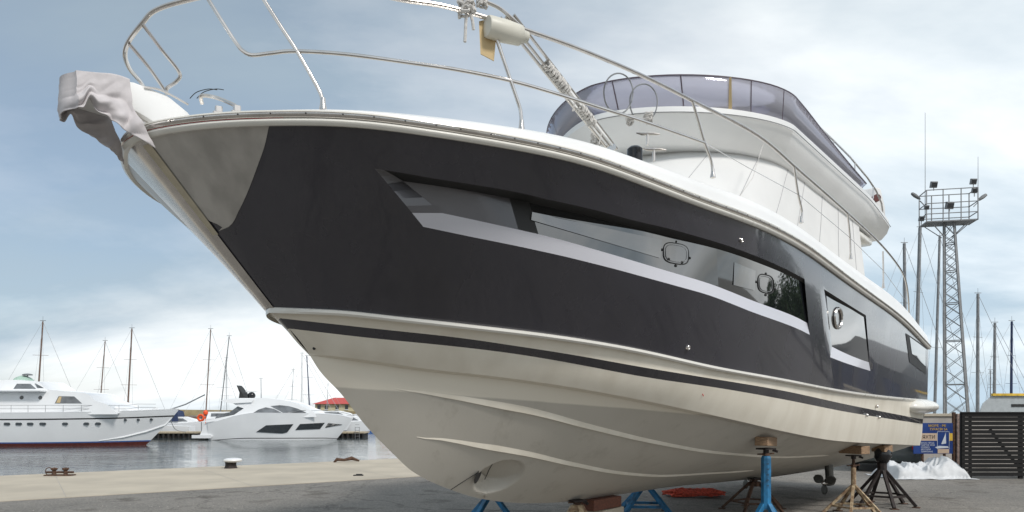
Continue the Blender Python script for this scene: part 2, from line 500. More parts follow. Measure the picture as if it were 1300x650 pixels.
def build_side():
    """grid points P[i][r] and the band index of every row gap"""
    G = []
    band = []
    for i, (tk, w, c) in enumerate(out):
        colp = []
        key = []
        for j in range(6):
            ta = tk[j]
            dd = rowD[j](proj(Sw(ta, .5))[0]) if (w and j in (2, 3)) else 0.0
            if w == 0 and j in (2, 3):
                s_ = (1 / 4, 3 / 4)[j - 2]
                ta = tk[1] * (1 - s_) + tk[4] * s_
                f = rowf[1](tk[1]) * (1 - s_) + rowf[4](tk[4]) * s_
            else:
                f = rowf[j](ta)
            key.append((ta, f, dd))
        for j in range(5):
            for k in range(subs[j]):
                s_ = k / subs[j]
                a, b = key[j], key[j + 1]
                colp.append(tuple(a[q] * (1 - s_) + b[q] * s_ for q in range(3)))
        colp.append(key[5])
        G.append(colp)
    for j in range(5): band += [j] * subs[j]
    return G, band
G, band = build_side()

boat = empty('motor_yacht', (OX + AX * 7 , OY + AY * 7, 0),
    'big motor yacht with black upper hull and white bottom propped ashore on stands', 'motor yacht')

def side_obj(sel, name, m, sides=(1, -1), sharp=22, **kw):
    mb = MB()
    for sd in sides:
        pts = [[Sw(ta, f, dd, sd) for (ta, f, dd) in colp] for colp in G]
        vs = [p for row in pts for p in row]
        nj = len(G[0])
        fs = []
        for i in range(len(G) - 1):
            for j in range(nj - 1):
                if sel(i, j):
                    fs.append((i * nj + j, i * nj + j + 1, (i + 1) * nj + j + 1, (i + 1) * nj + j) if sd < 0 else (i * nj + j, (i + 1) * nj + j, (i + 1) * nj + j + 1, i * nj + j + 1))
        used = sorted({k for f in fs for k in f})
        mp = {k: n for n, k in enumerate(used)}
        mb.add([vs[k] for k in used], [tuple(mp[k] for k in f) for f in fs])
    return mb.build(name, m, boat, smooth=True, sharp=sharp, recalc=False, weld=.0005, **kw)
segm = [c for (_, _, c) in out]
win = [w for (_, w, _) in out]
def inrec(i): return win[i] and win[i + 1]
is_glass = lambda i, j: inrec(i) and band[j] == 2 and segm[i] in (3, 4, 6)
is_panel = lambda i, j: (inrec(i) or segm[i] == 1) and segm[i] in (1, 2) and (band[j] == 2 or (band[j] == 1 and segm[i] == 1))
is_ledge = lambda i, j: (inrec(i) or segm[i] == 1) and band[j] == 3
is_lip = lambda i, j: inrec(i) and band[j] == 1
topside = side_obj(lambda i, j: not (is_glass(i, j) or is_ledge(i, j) or is_panel(i, j) or is_lip(i, j)), 'topside', M['dark_paint'])
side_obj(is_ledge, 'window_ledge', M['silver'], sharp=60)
for _sd in (1, -1): side_obj(is_panel, 'recess_panel', M['recess'], sides=(_sd,), sharp=12)
side_obj(lambda i, j: is_lip(i, j) and not is_panel(i, j), 'window_header', M['rubber'], sharp=12)  # underside of the recess overhang coloured matte black to carry its shade
_i0 = next(i for i, c in enumerate(segm) if c == 3)
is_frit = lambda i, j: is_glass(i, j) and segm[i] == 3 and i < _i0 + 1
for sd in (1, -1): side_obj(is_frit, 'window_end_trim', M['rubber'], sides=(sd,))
for seg in ((3,), (4,), (6,)):
    for sd in (1, -1):
        side_obj(lambda i, j: is_glass(i, j) and not is_frit(i, j) and segm[i] in seg, 'window', M['hullglass'], sides=(sd,))

# ---- white band, stripe, lower flank
taus = [15 * (i / 130) ** 1.9 for i in range(131)]
def strip(a, b, name, m, n=4, lipa=0.0, lipb=0.0, bulge=0.0):
    mb = MB()
    for sd in (1, -1):
        P = []
        for ta in taus:
            p = a.pt(ta, lipa, 0, sd); q = b.pt(ta, lipb, 0, sd)
            rowp = []
            for k in range(n + 1):
                s_ = k / n
                r_ = p * (1 - s_) + q * s_
                r_ += Vector((QX, QY, 0)) * sd * bulge * math.sin(PI * s_)
                rowp.append(r_)
            P.append(rowp)
        mb.grid(P, flip=(sd < 0))
    return mb.build(name, m, boat, smooth=True, recalc=False, weld=.0005)
# small step under the dark paint
mbs = MB()
for sd in (1, -1):
    P = []
    for ta in taus:
        w_ = min(1, ta / .25) ** .5
        P.append([knuckle.pt(ta, 0, 0, sd), knuckle.pt(ta, -.022 * w_, -.008, sd), knuckle.pt(ta, -.022 * w_, -.03, sd), knuckle.pt(ta, .0, -.045, sd)])
    mbs.grid(P, flip=(sd < 0))
mbs.build('rubbing_strake', M['gelcoat'], boat, smooth=True, recalc=False, weld=.0005)
strip(knuckle, stripe_hi, 'hull_band', M['gelcoat_low'], n=5, bulge=-.012)
strip(stripe_hi, stripe_lo, 'waterline_stripe', M['dark_paint'], n=2)
strip(stripe_lo, chine, 'lower_flank', M['gelcoat_low'], n=7, bulge=.012)

# ---- bottom
def bottom_pt(t, g, sd=1, extra=0.0):
    """t station, g 0 keel .. 1 chine edge"""
    ta = (t - chine.t0) * 15 / (chine.tend - chine.t0)
    ta = max(ta, 0)
    bc = chine.b(ta); zc = chine.z(ta); zk = keel_z(t)
    flat = min(.10, bc * .35)
    bi = bc - flat; zi = zc - .012 - .0
    if g > .94:
        s_ = (g - .94) / .06
        return W(t, sd * (bi + flat * s_), zi + (zc - zi) * s_)
    s_ = g / .94
    b = bi * s_
    rise = min(.10, .05 + bc * .03) * min(1, bc / .5)
    z = zk + (zi + .02 - zk) * s_ 
    conv = .05 * math.sin(PI * s_) * min(1, bc)
    z -= conv
    if extra: z += extra
    return W(t, sd * b, z)
def ray_bottom(u, v):
    """(t,g) on the port bottom under pixel u,v"""
    best = None
    for k in range(241):
        g = k / 240 * .94
        lo, hi = chine.t0 + .001, 14.7
        for _ in range(30):
            m = (lo + hi) / 2
            if proj(bottom_pt(m, g))[0] < u: lo = m
            else: hi = m
        e = abs(proj(bottom_pt(lo, g))[1] - v)
        if best is None or e < best[0]: best = (e, lo, g)
    return best[1], best[2]
# scoop of the bow thruster: centre and axes in (t, height-along-g) space
sc = [ray_bottom(u, v) for u, v in ((600, 616), (668, 596), (628, 586), (636, 621))]
sA, sB = Vector(sc[0]), Vector(sc[1])
sC = (sA + sB) / 2
ax = (sB - sA); axl = ax.length / 2
def scoop(t, g, bc):
    p = bottom_pt(t, g)
    return 0
pA = bottom_pt(*sc[0]); pB = bottom_pt(*sc[1]); pT = bottom_pt(*sc[2]); pL = bottom_pt(*sc[3])
e1 = (pB - pA); c0 = (pA + pB) / 2; L1 = e1.length / 2; e1.normalize()
nrm_s = e1.cross(pT - pL).normalized()
e2 = nrm_s.cross(e1).normalized()
L2 = abs((pT - pL).dot(e2)) / 2
if nrm_s.dot(Vector((QX, QY, -.5))) < 0: nrm_s.negate()
def scoop_d(p):
    d = p - c0
    x = d.dot(e1) / L1; y = d.dot(e2) / L2
    r = math.sqrt(x * x + y * y)
    if r >= 1 or abs(d.dot(nrm_s)) > .3: return 0
    # deepest near the forward end, shallow aft
    xx = (x + 1) / 2
    prof = (min(1, xx / .16)) * (1 - xx) ** .8
    edge = min(1, (1 - r) / .22); edge = edge * edge * (3 - 2 * edge)
    return .26 * prof * edge
tt = []
x = chine.t0 + .0005
while x < 2.4: tt.append(x); x += .02
while x < 4.9: tt.append(x); x += .012
while x < 14.78: tt.append(x); x += .12
tt.append(14.78)
ng = 90
mb = MB()
for sd in (1, -1):
    P = []
    for t in tt:
        rowp = []
        for k in range(ng + 1):
            g = k / ng
            p = bottom_pt(t, g, 1)
            d = scoop_d(p) if g < .9 and 2.4 < t < 5 else 0
            if d: p = p - nrm_s * d
            if sd < 0:
                dd = (p.x - OX) * QX + (p.y - OY) * QY
                p = p - Vector((QX, QY, 0)) * 2 * dd
            rowp.append(p)
        P.append(rowp)
    mb.grid(P, flip=(sd > 0))
mb.build('hull_bottom', M['antifoul'], boat, smooth=True, sharp=35, recalc=False, weld=.0005)

# transom
mb = MB()
def xsec(sd):
    l = [bottom_pt(14.77, g, sd) for g in (0, .3, .6, .9, 1)]
    l += [stripe_lo.pt(15, 0, 0, sd), stripe_hi.pt(15, 0, 0, sd)]
    return l
a_, b_ = xsec(1), xsec(-1)
for k in range(len(a_) - 1):
    mb.quad(a_[k], b_[k], b_[k + 1], a_[k + 1])
a_ = [knuckle.pt(15, 0, -.1), knuckle.pt(15), sheer.pt(15)]; b_ = [knuckle.pt(15, 0, -.1, -1), knuckle.pt(15, 0, 0, -1), sheer.pt(15, 0, 0, -1)]
mb.quad(a_[0], b_[0], b_[1], a_[1]); mb.quad(a_[1], b_[1], b_[2], a_[2])
mb.quad(stripe_hi.pt(15), stripe_hi.pt(15, 0, 0, -1), b_[0], a_[0])
mb.build('transom', M['gelcoat'], boat, recalc=False)

# spray strakes: ridge lines found on the bottom surface
def strake(pix, w0=.038):
    q = [ray_bottom(u, v) for u, v in pix]
    tf = P2([(a, b) for a, b in q])
    t0, t1 = q[0][0], q[-1][0]
    for sd in (1, -1):
        mb = MB(); P = []
        n = 90
        for k in range(n + 1):
            s_ = k / n; t = t0 + (t1 - t0) * s_
            g = tf(t)
            w = w0 * min(1, s_ / .12 + .02) * min(1, (1 - s_) / .05 + .05)
            ta = (t - chine.t0) * 15 / (chine.tend - chine.t0)
            bc = max(.2, chine.b(ta))
            p0 = bottom_pt(t, min(.93, g + w * 1.0 / bc), sd)
            p2 = bottom_pt(t, g - w * .25 / bc, sd)
            # outer lip: horizontal out from the lower point
            p1 = p2 + Vector((QX, QY, 0)) * sd * w * .62 + Vector((0, 0, -.004 - .1 * w))
            up = Vector((0, 0, 1))
            P.append([p0 + up * .004, p1 + (p0 - p1) * .12, p1, p2 + up * .004])
        mb.grid(P, flip=(sd > 0))
        mb.build('spray_strake', M['gelcoat_low'], boat, smooth=True, sharp=25, recalc=False)
strake([(502, 493), (545, 500), (589, 507.5), (660, 521.5), (743, 542), (826, 561), (909, 575), (972, 580), (1052, 578)])
strake([(529, 554.5), (560, 558), (589, 563), (660, 576), (722, 589.6), (797, 602), (847, 604), (909, 600.5), (957, 597)])

# ------------------------------------------------------------------ rub rail, gunwale, deck
def wrap_path(n=110, t_end=15.0, inset=0.0, dz=0.0, pw=1.9):
    """points round the bow from the port quarter to the starboard one with outward normals"""
    ts = [t_end * (i / n) ** pw for i in range(n, -1, -1)]
    pts = [(sheer.t(t), sheer.b(t), sheer.z(t), t) for t in ts]
    full = pts + [(a, -b, c, d) for (a, b, c, d) in pts[-2::-1]]
    res = []
    for i, (t, b, z, ta) in enumerate(full):
        p = full[max(0, i - 1)]; q = full[min(len(full) - 1, i + 1)]
        d = Vector((q[0] - p[0], q[1] - p[1])).normalized()
        # moving forward on the port side (t falling): outward = (+b)
        nn = Vector((d.y, -d.x))
        res.append((t, b, z, ta, nn))
    return res
def sweep(profile, name, m, ta_max=15.0, smooth=True, sharp=40, extra=None):
    P = []
    for (t, b, z, ta, nn) in wrap_path(t_end=ta_max):
        rowp = []
        for (o, u) in (profile(ta) if callable(profile) else profile):
            k = -1
            rowp.append(W(t + nn.x * o * k, b + nn.y * o * k, z + u))
        P.append(rowp)
    mb = MB(); mb.grid(P)
    return mb.build(name, m, boat, smooth=smooth, sharp=sharp)
# find the sign of the outward normal once
_w = wrap_path(n=20)
_s = 1 if _w[3][4].y > 0 else -1
def sweep2(prof, name, m, ta_max=15.0, sharp=40):
    P = []
    for (t, b, z, ta, nn) in wrap_path(t_end=ta_max):
        pr = prof(ta) if callable(prof) else prof
        P.append([W(t + nn.x * o * _s, b + nn.y * o * _s, z + u) for (o, u) in pr])
    mb = MB(); mb.grid(P)
    return mb.build(name, m, boat, smooth=True, sharp=sharp)
hb = P2([(0, .10), (.7, .12), (1.4, .155), (2, .18), (3, .22), (4, .25), (5, .27), (7, .29), (9, .32), (12, .36), (15, .30)])
sweep2([(-.004, -.012), (.022, -.018), (.040, -.008), (.046, .006), (.040, .020), (.028, .026)], 'rub_rail_lower', M['gelcoat'])
sweep2([(.026, .024), (.044, .026), (.056, .036), (.058, .046), (.050, .056), (.030, .060)], 'rub_rail_steel', M['stainless'])
sweep2([(.028, .059), (.048, .062), (.046, .072), (.020, .080), (-.002, .080)], 'rub_rail_upper', M['gelcoat'])
sweep2([(.030, .0235), (.0385, .0235), (.0385, .0275), (.030, .0275)], 'red_inlay', M['redlens'], ta_max=.5)
sweep2(lambda ta: [(0, .078), (-.008, .078 + (hb(ta) - .078) * .5), (-.03, hb(ta) - .02), (-.055, hb(ta)), (-.12, hb(ta)), (-.15, hb(ta) - .03), (-.155, hb(ta) - .08)], 'gunwale', M['white'])
# screws along the steel strip
mb = MB()
for i in range(46):
    ta = .02 + 9.5 * (i / 46) ** 1.25
    for (t, b, z, tb, nn) in wrap_path(n=240):
        if b > 0 and tb <= ta:
            mb.lathe([(.006, -.002), (.005, .002), (.0015, .003)], W(t + nn.x * _s * .058, b + nn.y * _s * .058, z + .046), n=8,
                     M=Matrix.Rotation(0, 3, 'Z') @ Vector((0, 0, 1)).rotation_difference(Vector((AX * nn.x * _s + QX * nn.y * _s, AY * nn.x * _s + QY * nn.y * _s, 0))).to_matrix())
            break
tag(mb.build('rail_screws', M['rubber'], boat), kind='stuff')
# deck
mb = MB(); P = []
for i in range(60):
    ta = 15 * (i / 59) ** 1.8
    t = sheer.t(ta); b = max(0, sheer.b(ta) - .14); z = sheer.z(ta) + hb(ta) - .06
    P.append([W(t + (.1 if i == 0 else 0), b * k, z + .05 * (1 - k * k)) for k in (1, .75, .5, .25, 0, -.25, -.5, -.75, -1)])
mb.grid(P)
mb.build('deck', M['gelcoat'], boat, smooth=True)

# foredeck trunk and cabin under its white cover, flybridge
def outline(tf, ta, w, Lf=2.0, p=1.6, n=22, m=26):
    """half plan, from the centreline round to the after end"""
    pts = []
    for i in range(n + 1):
        a = (PI / 2) * i / n
        b = w * math.sin(a) ** (2 / p) if i else 0
        t = tf + Lf * (1 - max(0.0, math.cos(a)) ** (2 / p))
        pts.append((t, b))
    for i in range(1, m + 1):
        pts.append((tf + Lf + (ta - tf - Lf) * i / m, w))
    return pts
def ring3(pts, zf, close=True, wf=None):
    full = [(t, b) for t, b in pts] + [(t, -b) for t, b in pts[:0:-1]]
    return [W(t, b * (wf(t) if wf else 1), zf(t)) for t, b in full]
def loft(rings, name, m, cap0=False, cap1=False, smooth=True, sharp=35, closed=True, bump=None):
    mb = MB()
    n = len(rings[0])
    P = [[r[i] for r in rings] for i in range(n)]
    mb.grid(P, closed_u=closed)
    if cap0: mb.add(rings[0], [tuple(range(n))])
    if cap1: mb.add(rings[-1], [tuple(range(n))])
    return mb.build(name, m, boat, smooth=smooth, sharp=sharp, weld=.0004)
dz = lambda t: sheer.z(t) + hb(t) - .05
base = outline(4.3, 11.9, 1.80, Lf=2.6, p=1.9)
topo = outline(6.5, 11.95, 1.60, Lf=1.8, p=1.9)
rings = []
for k in range(9):
    s_ = k / 8
    full0 = base + [(t, -b) for t, b in base[:0:-1]]
    full1 = topo + [(t, -b) for t, b in topo[:0:-1]]
    rr = []
    for (a, b) in zip(full0, full1):
        t = a[0] * (1 - s_) + b[0] * s_; bb = a[1] * (1 - s_) + b[1] * s_
        z = (dz(a[0]) - .05) * (1 - s_) + 5.24 * s_
        # fabric pulled between its fastenings
        sag = .022 * math.sin(PI * s_) * (math.sin(t * 3.1 + 1) + .6 * nz(t * 2, bb, s_ * 3)) if abs(bb) > .5 else 0
        rr.append(W(t, bb * (1 - abs(sag)) + math.copysign(sag, bb), z))
    rings.append(rr)
loft(rings, 'cabin_cover', M['tarp'], cap1=True)
soff = lambda t: 5.215 - .018 * (t - 6.5)
r0 = ring3(outline(6.9, 12.6, 1.50), lambda t: soff(t) + .01)
r1 = ring3(outline(6.05, 13.35, 1.62), soff)
r1b = ring3(outline(6.0, 13.38, 1.66), lambda t: soff(t) + .012)
r2 = ring3(outline(5.82, 13.30, 1.78), lambda t: soff(t) + .15 - .02 * max(0, t - 11))
r3 = ring3(outline(5.72, 13.1, 1.87), lambda t: 5.52 - .012 * (t - 6.5) - .09 * max(0, t - 11.5) ** 1.3)
r4 = ring3(outline(5.73, 13.0, 1.875), lambda t: 5.60 - .010 * (t - 6.5) - .09 * max(0, t - 11.5) ** 1.3)
r5 = ring3(outline(5.80, 12.95, 1.83), lambda t: 5.625 - .010 * (t - 6.5) - .09 * max(0, t - 11.5) ** 1.3)
r6 = ring3(outline(6.1, 12.8, 1.68), lambda t: 5.40)
loft([r0, r1, r1b, r2, r3, r4, r5, r6], 'flybridge_moulding', M['white'], cap0=True, cap1=True, sharp=28)
# seams and fastening straps of the cover
nb = len(base)
for idx in (10, 16, 22, 27, 33, 39, 45):
    for sg_ in (1, -1):
        k_i = idx if sg_ > 0 else (2 * nb - 1 - idx)
        pts_ = [rg[k_i] + Vector((QX, QY, 0)) * sg_ * .003 for rg in rings]
        mb = MB(); mb.tube(pts_, .005, n=5); mb.build('cover_seam', M['seam'], boat, smooth=True)
mb = MB(); mb.tube([p + Vector((QX, QY, -.05)) * .02 for p in r3[:nb]], .006, n=5); mb.build('moulding_joint', M['galv'], boat, smooth=True)
# tinted wind deflector
hw = P2([(5.5, .32), (6.2, .34), (7.2, .35), (8.0, .32), (9.0, .23), (10.0, .15), (10.8, .10), (11.5, .06)])
ob = outline(5.80, 11.2, 1.83); ot = outline(5.62, 11.2, 1.92)
def defl(ptsb, ptst, off=0.0):
    fb = ptsb + [(t, -b) for t, b in ptsb[:0:-1]]; ft = ptst + [(t, -b) for t, b in ptst[:0:-1]]
    lo = [W(t, b, 5.61 - .010 * (t - 6.5)) for t, b in fb]
    hi = [W(t2, b2, 5.61 - .010 * (t - 6.5) + hw(t)) for (t, b), (t2, b2) in zip(fb, ft)]
    return lo, hi
lo_, hi_ = defl(ob, ot)
mid_i = len(ob) - 1
order = list(range(mid_i + 1, len(lo_))) + list(range(0, mid_i + 1))
mb = MB(); mb.grid([[lo_[i], lo_[i] * .5 + hi_[i] * .5, hi_[i]] for i in order])
defo = mb.build('wind_deflector', M['tinted'], boat, smooth=True, sharp=60)
md = defo.modifiers.new('s', 'SOLIDIFY'); md.thickness = .008
M['purple'] = mat('dark_purple_trim', (.09, .065, .085), rough=.3, var=.1)
mb = MB(); mb.tube([hi_[i] for i in order], .011, n=6); mb.build('deflector_rim', M['purple'], boat, smooth=True)
for fi in (3, 9, 15, 19):
    for sgn in (1, -1):
        i = fi if sgn > 0 else len(lo_) - fi
        mb = MB(); mb.tube([lo_[i], hi_[i]], .011, n=6); mb.build('deflector_post', M['purple'], boat, smooth=True)
i = 12
for i in (13,):
    mb = MB(); mb.bar(lo_[i] + Vector((0, 0, -.02)), hi_[i], .05, .02); mb.build('deflector_bracket', M['cardboard'], boat)
# side rail of the flybridge
mb = MB()
pts = [W(t, 1.84, 5.61 - .010 * (t - 6.5) + z) for t, z in ((8.6, .34), (9.5, .36), (10.5, .36), (11.6, .30), (12.2, .22), (12.6, .08), (12.7, -.08))]
mb.tube(pts, .016, n=8); mb.build('flybridge_rail', M['stainless'], boat, smooth=True)
for t, z in ((9.6, .35), (10.8, .34), (12.0, .24)):
    mb = MB(); mb.tube([W(t, 1.84, 5.58), W(t, 1.84, 5.61 - .010 * (t - 6.5) + z)], .012, n=6); mb.build('rail_post', M['stainless'], boat, smooth=True)
# folded aft arch lump on the flybridge and its winch drum
mb = MB()
mb.prism([W(12.6, 1.25, 5.55), W(13.35, 1.25, 5.52), W(13.3, 1.25, 5.75), W(12.95, 1.25, 6.02), W(12.7, 1.25, 5.98)], Vector((QX, QY, 0)) * .5)
mb.build('aft_seat_back', M['tarp'], boat, bevel=.04, smooth=True, sharp=50)
mb = MB(); mb.lathe([(.05, -.07), (.07, -.07), (.07, .07), (.05, .07)], W(12.55, 1.75, 5.72), n=14, M=Matrix.Rotation(PI / 2, 3, 'X'))
mb.build('winch_drum', M['redpaint'], boat, smooth=True)
# small rounded box under the after end of the overhang
mb = MB(); mb.box((0, 0, 0), (.9, .5, .14)); 
o = MB(); o.add([W(12.55 + p[0], 1.35 + p[1], 5.0 + p[2]) for p in mb.v], mb.f)
o.build('overhang_light_pod', M['gelcoat'], boat, bevel=.05, smooth=True, sharp=60)

# ------------------------------------------------------------------ guard rails
def pr(u, v, inset=.09, side=1, dzz=0):
    lo, hi = 0.0, 15.0
    for _ in range(40):
        m = (lo + hi) / 2
        if upix(sheer.t(m), sheer.b(m) - inset) < u: lo = m
        else: hi = m
    t = sheer.t(lo); b = sheer.b(lo) - inset
    return W(t, b, zpix(t, b, v) + dzz)
def wp(t, b, v):
    return W(t, b, zpix(t, b, v))
def smooth_path(pts, k=6):
    pts = [Vector(p) for p in pts]
    out_ = []
    for i in range(len(pts) - 1):
        p0 = pts[max(0, i - 1)]; p1 = pts[i]; p2 = pts[i + 1]; p3 = pts[min(len(pts) - 1, i + 2)]
        for j in range(k):
            t = j / k
            out_.append(.5 * ((2 * p1) + (p2 - p0) * t + (2 * p0 - 5 * p1 + 4 * p2 - p3) * t * t + (3 * p1 - p0 - 3 * p2 + p3) * t ** 3))
    out_.append(pts[-1])
    return out_
def mirror_b(p):
    d = (p.x - OX) * QX + (p.y - OY) * QY
    return p - Vector((QX, QY, 0)) * 2 * d
port = [pr(u, v) for u, v in ((512, 0), (560, 7), (611, 20.5), (661, 36), (732, 61), (811, 94), (879, 128), (962, 172), (1015, 217), (1072, 267), (1118, 310), (1142, 340))]
endp = [pr(1150, 358), pr(1153, 378), pr(1154, 397)]
fore = [wp(.5, -.9, 122), wp(.2, -.45, 101), wp(.05, -.25, 85), wp(-.04, -.08, 68), wp(-.05, .02, 51), wp(-.02, .15, 30), wp(.03, .24, 13), wp(.15, .45, 0), wp(.35, .78, -13), wp(.62, 1.08, -17), wp(.85, 1.3, -13)]
stb_aft = [mirror_b(p) for p in ([wp(.9, 1.3, -14)] + port[::2])]
stb = [W(1.2, -1.5, 4.42), W(2.2, -1.95, 4.45)] + [mirror_b(p) for p in port[4:]]
rail = stb[::-1] + fore + port + endp
mb = MB(); mb.tube(smooth_path(rail, 7), .0165, n=10); mb.build('guard_rail', M['stainless'], boat, smooth=True, recalc=False)
midr = [pr(258, -14), pr(265, 0), pr(283, 29), pr(300, 55), pr(309, 65), pr(321, 70), pr(345, 67.5), pr(375, 65), pr(440, 69), pr(519, 79.5), pr(580, 88.5), pr(644.5, 101.6), pr(700, 117), pr(760, 136), pr(820, 155), pr(894, 181)]
mb = MB(); mb.tube(smooth_path(midr, 5), .0135, n=10); mb.build('middle_rail', M['stainless'], boat, smooth=True, recalc=False)
def post(pix, r=.0135, socket=True):
    pts = [pr(u, v) for u, v in pix]
    mb = MB(); mb.tube(smooth_path(pts, 5), r, n=10)
    if socket:
        b = pts[-1]
        mb.lathe([(.026, -.012), (.026, .0), (.019, .03), (.016, .07)], b, n=14)
    return mb.build('stanchion', M['stainless'], boat, smooth=True, sharp=40, recalc=False)
post([(325, -16), (335, 0), (356, 33), (377, 65), (400, 105), (408, 122), (410, 138)])
post([(629, 44), (638, 72), (648, 101.6), (656, 125), (661, 142), (662, 165)])
post([(879, 128), (887, 155), (894, 180), (903, 205), (905, 224)])
post([(1008, 210), (1013, 245), (1018, 268), (1017, 282)])
post([(1076, 271), (1079, 300), (1080, 328)])
post([(1121, 319), (1121.5, 345), (1121.5, 365)])
mb = MB()
wire = [pr(894, 181), pr(950, 213), pr(1015, 248), pr(1077, 300), pr(1121, 343), pr(1152, 385)]
mb.tube(wire, .004, n=6); mb.build('guard_wire', M['stainless'], boat)
# braces of the bow pulpit
mb = MB(); mb.tube(smooth_path([wp(-.05, .02, 56), wp(.08, .01, 85), wp(.2, 0, 116)]), .013, n=8); mb.build('pulpit_brace', M['stainless'], boat, smooth=True)
mb = MB(); mb.tube(smooth_path([wp(-.02, .16, 31), wp(.1, .16, 62), wp(.235, .14, 92), wp(.235, .10, 103), wp(.2, .03, 112), wp(.2, .02, 120)]), .013, n=8); mb.build('pulpit_brace', M['stainless'], boat, smooth=True)
# upper rail that drops to the main one at the fender
mb = MB(); mb.tube(smooth_path([pr(575, -16, .12), pr(611, 0, .12), pr(633, 10, .11), pr(648, 22, .09), pr(662, 35, .09)], 6), .014, n=8); mb.build('gate_rail', M['stainless'], boat, smooth=True)
# low grab tube and fittings on the bow
mb = MB(); mb.tube(smooth_path([wp(.36, .22, 132), wp(.34, .25, 122), wp(.40, .30, 123), wp(.45, .42, 130), wp(.47, .50, 136), wp(.48, .5, 143)]), .014, n=8); mb.build('bow_grab_tube', M['stainless'], boat, smooth=True)
for (t, b, v) in ((.42, .34, 140), (.47, .5, 139)):
    mb = MB(); mb.box(wp(t, b, v), (.05, .05, .05), rz=.5); mb.box(wp(t, b, v) + Vector((0, 0, -.04)), (.08, .05, .05), rz=.5)
    mb.build('rope_fairlead', M['stainless'], boat, bevel=.008)
mb = MB()
for s_ in (0, .05):
    mb.tube(smooth_path([wp(.30 + s_, .16, 125), wp(.33 + s_, .2, 117), wp(.39 + s_, .25, 113), wp(.44 + s_, .28, 114)]), .003, n=5)
mb.build('bow_cable', M['rubber'], boat)
# bowsprit arm
mb = MB()
prof = [(-.40, 3.79), (-.41, 3.87), (-.34, 3.93), (-.06, 3.985), (.16, 3.97), (.30, 3.90), (.44, 3.78), (.44, 3.70), (.10, 3.745), (-.05, 3.79)]
mb.prism([W(t, -.13, z - .03) for t, z in prof], Vector((QX, QY, 0)) * .26)
mb.build('bowsprit_arm', M['white'], boat, bevel=.015, smooth=True, sharp=40)
mb = MB()
for b in (-.07, .07):
    mb.prism([W(-.06, b, 3.70), W(.10, b, 3.66), (W(.46, b, 3.62)), W(.46, b, 3.70), W(.10, b, 3.755), W(-.06, b, 3.80)], Vector((QX, QY, 0)) * .012)
mb.prism([W(-.06, -.07, 3.70), W(.1, -.07, 3.66), W(.46, -.07, 3.62), W(.46, -.07, 3.63), W(.1, -.07, 3.672), W(-.06, -.07, 3.712)], Vector((QX, QY, 0)) * .15)
mb.build('anchor_roller', M['stainless'], boat)
mb = MB(); mb.tube(smooth_path([W(.30, .135, 3.92), W(.12, .138, 3.955), W(0, .138, 3.94)]), .008, n=6); mb.build('arm_trim', M['stainless'], boat, smooth=True)

# steel guard plate on the stem, both sides
def surf_patch(poly_rows, name, m, off=.004, side=(1, -1), parent=boat, smooth=True, Dd=0.0, thick=0.0):
    """rows of (tau,f) -> thin sheet held just off the topside"""
    mb = MB()
    for sd in side:
        P = []
        for rw in poly_rows:
            rr = []
            for (ta, f) in rw:
                t, b, z = S(ta, f, Dd)
                t2, b2, z2 = S(ta + .03, f, Dd); t3, b3, z3 = S(ta, f - .03, Dd)
                n_ = Vector((t2 - t, b2 - b, z2 - z)).cross(Vector((t3 - t, b3 - b, z3 - z))).normalized()
                if n_.y < 0: n_.negate()
                o_ = n_ * off
                rr.append(W(t + o_.x, sd * (b + o_.y), z + o_.z))
            P.append(rr)
        mb.grid(P)
    ob_ = mb.build(name, m, parent, smooth=smooth, sharp=60)
    return ob_
edge = [solve(u, v) for u, v in ((342, 158.5), (336, 185), (328, 208), (316, 240), (303, 268), (290, 288), (278, 293), (262, 285))]
fe = P2(sorted([(f, ta) for ta, f in edge if True], key=lambda q: q[0]))
fmin = min(f for ta, f in edge); fs_ = sorted([(f, ta) for ta, f in edge])
rows = []
nrow = 26
# boundary: right edge tau as a function of f ; left edge follows the stem at a small distance
low = edge[-2]
for k in range(nrow + 1):
    f = .995 + (low[1] - .995) * k / nrow
    right = P2(sorted([(q[1], q[0]) for q in edge[:-1]]))(f)
    left = .006 + .0 * f
    l2 = left + (max(.0, (k / nrow - .82)) / .18) ** 2 * (right - left) * .98
    rows.append([(l2 + (right - l2) * (j / 22) ** 1.8, f) for j in range(23)])
surf_patch(rows, 'bow_guard_plate', M['plate'], off=.005)
# worn stem band
mb = MB(); P = []
for k in range(40):
    f = 1 - k / 39
    pa = [Sw(ta, f, 0, 1) for ta in (.012, .004)] + [Sw(0, f)] + [Sw(ta, f, 0, -1) for ta in (.004, .012, .05, .12)]
    off_ = Vector((-AX, -AY, -.6)).normalized() * .008
    P.append([p + off_ for p in pa])
mb.grid(P); mb.build('stem_band', M['stainless'], boat, smooth=True)
mb = MB(); P = []
for k in range(24):
    f = .97 - .5 * k / 23
    off_ = Vector((-AX, -AY, -.3)).normalized() * .012
    P.append([Sw(.016, f) + off_, Sw(.008, f) + off_ * 1.1, Sw(.003, f) + off_ * 1.1])
mb.grid(P); mb.build('stem_sealant', mat('old_sealant', (.52, .46, .34), rough=.7), boat, smooth=True)

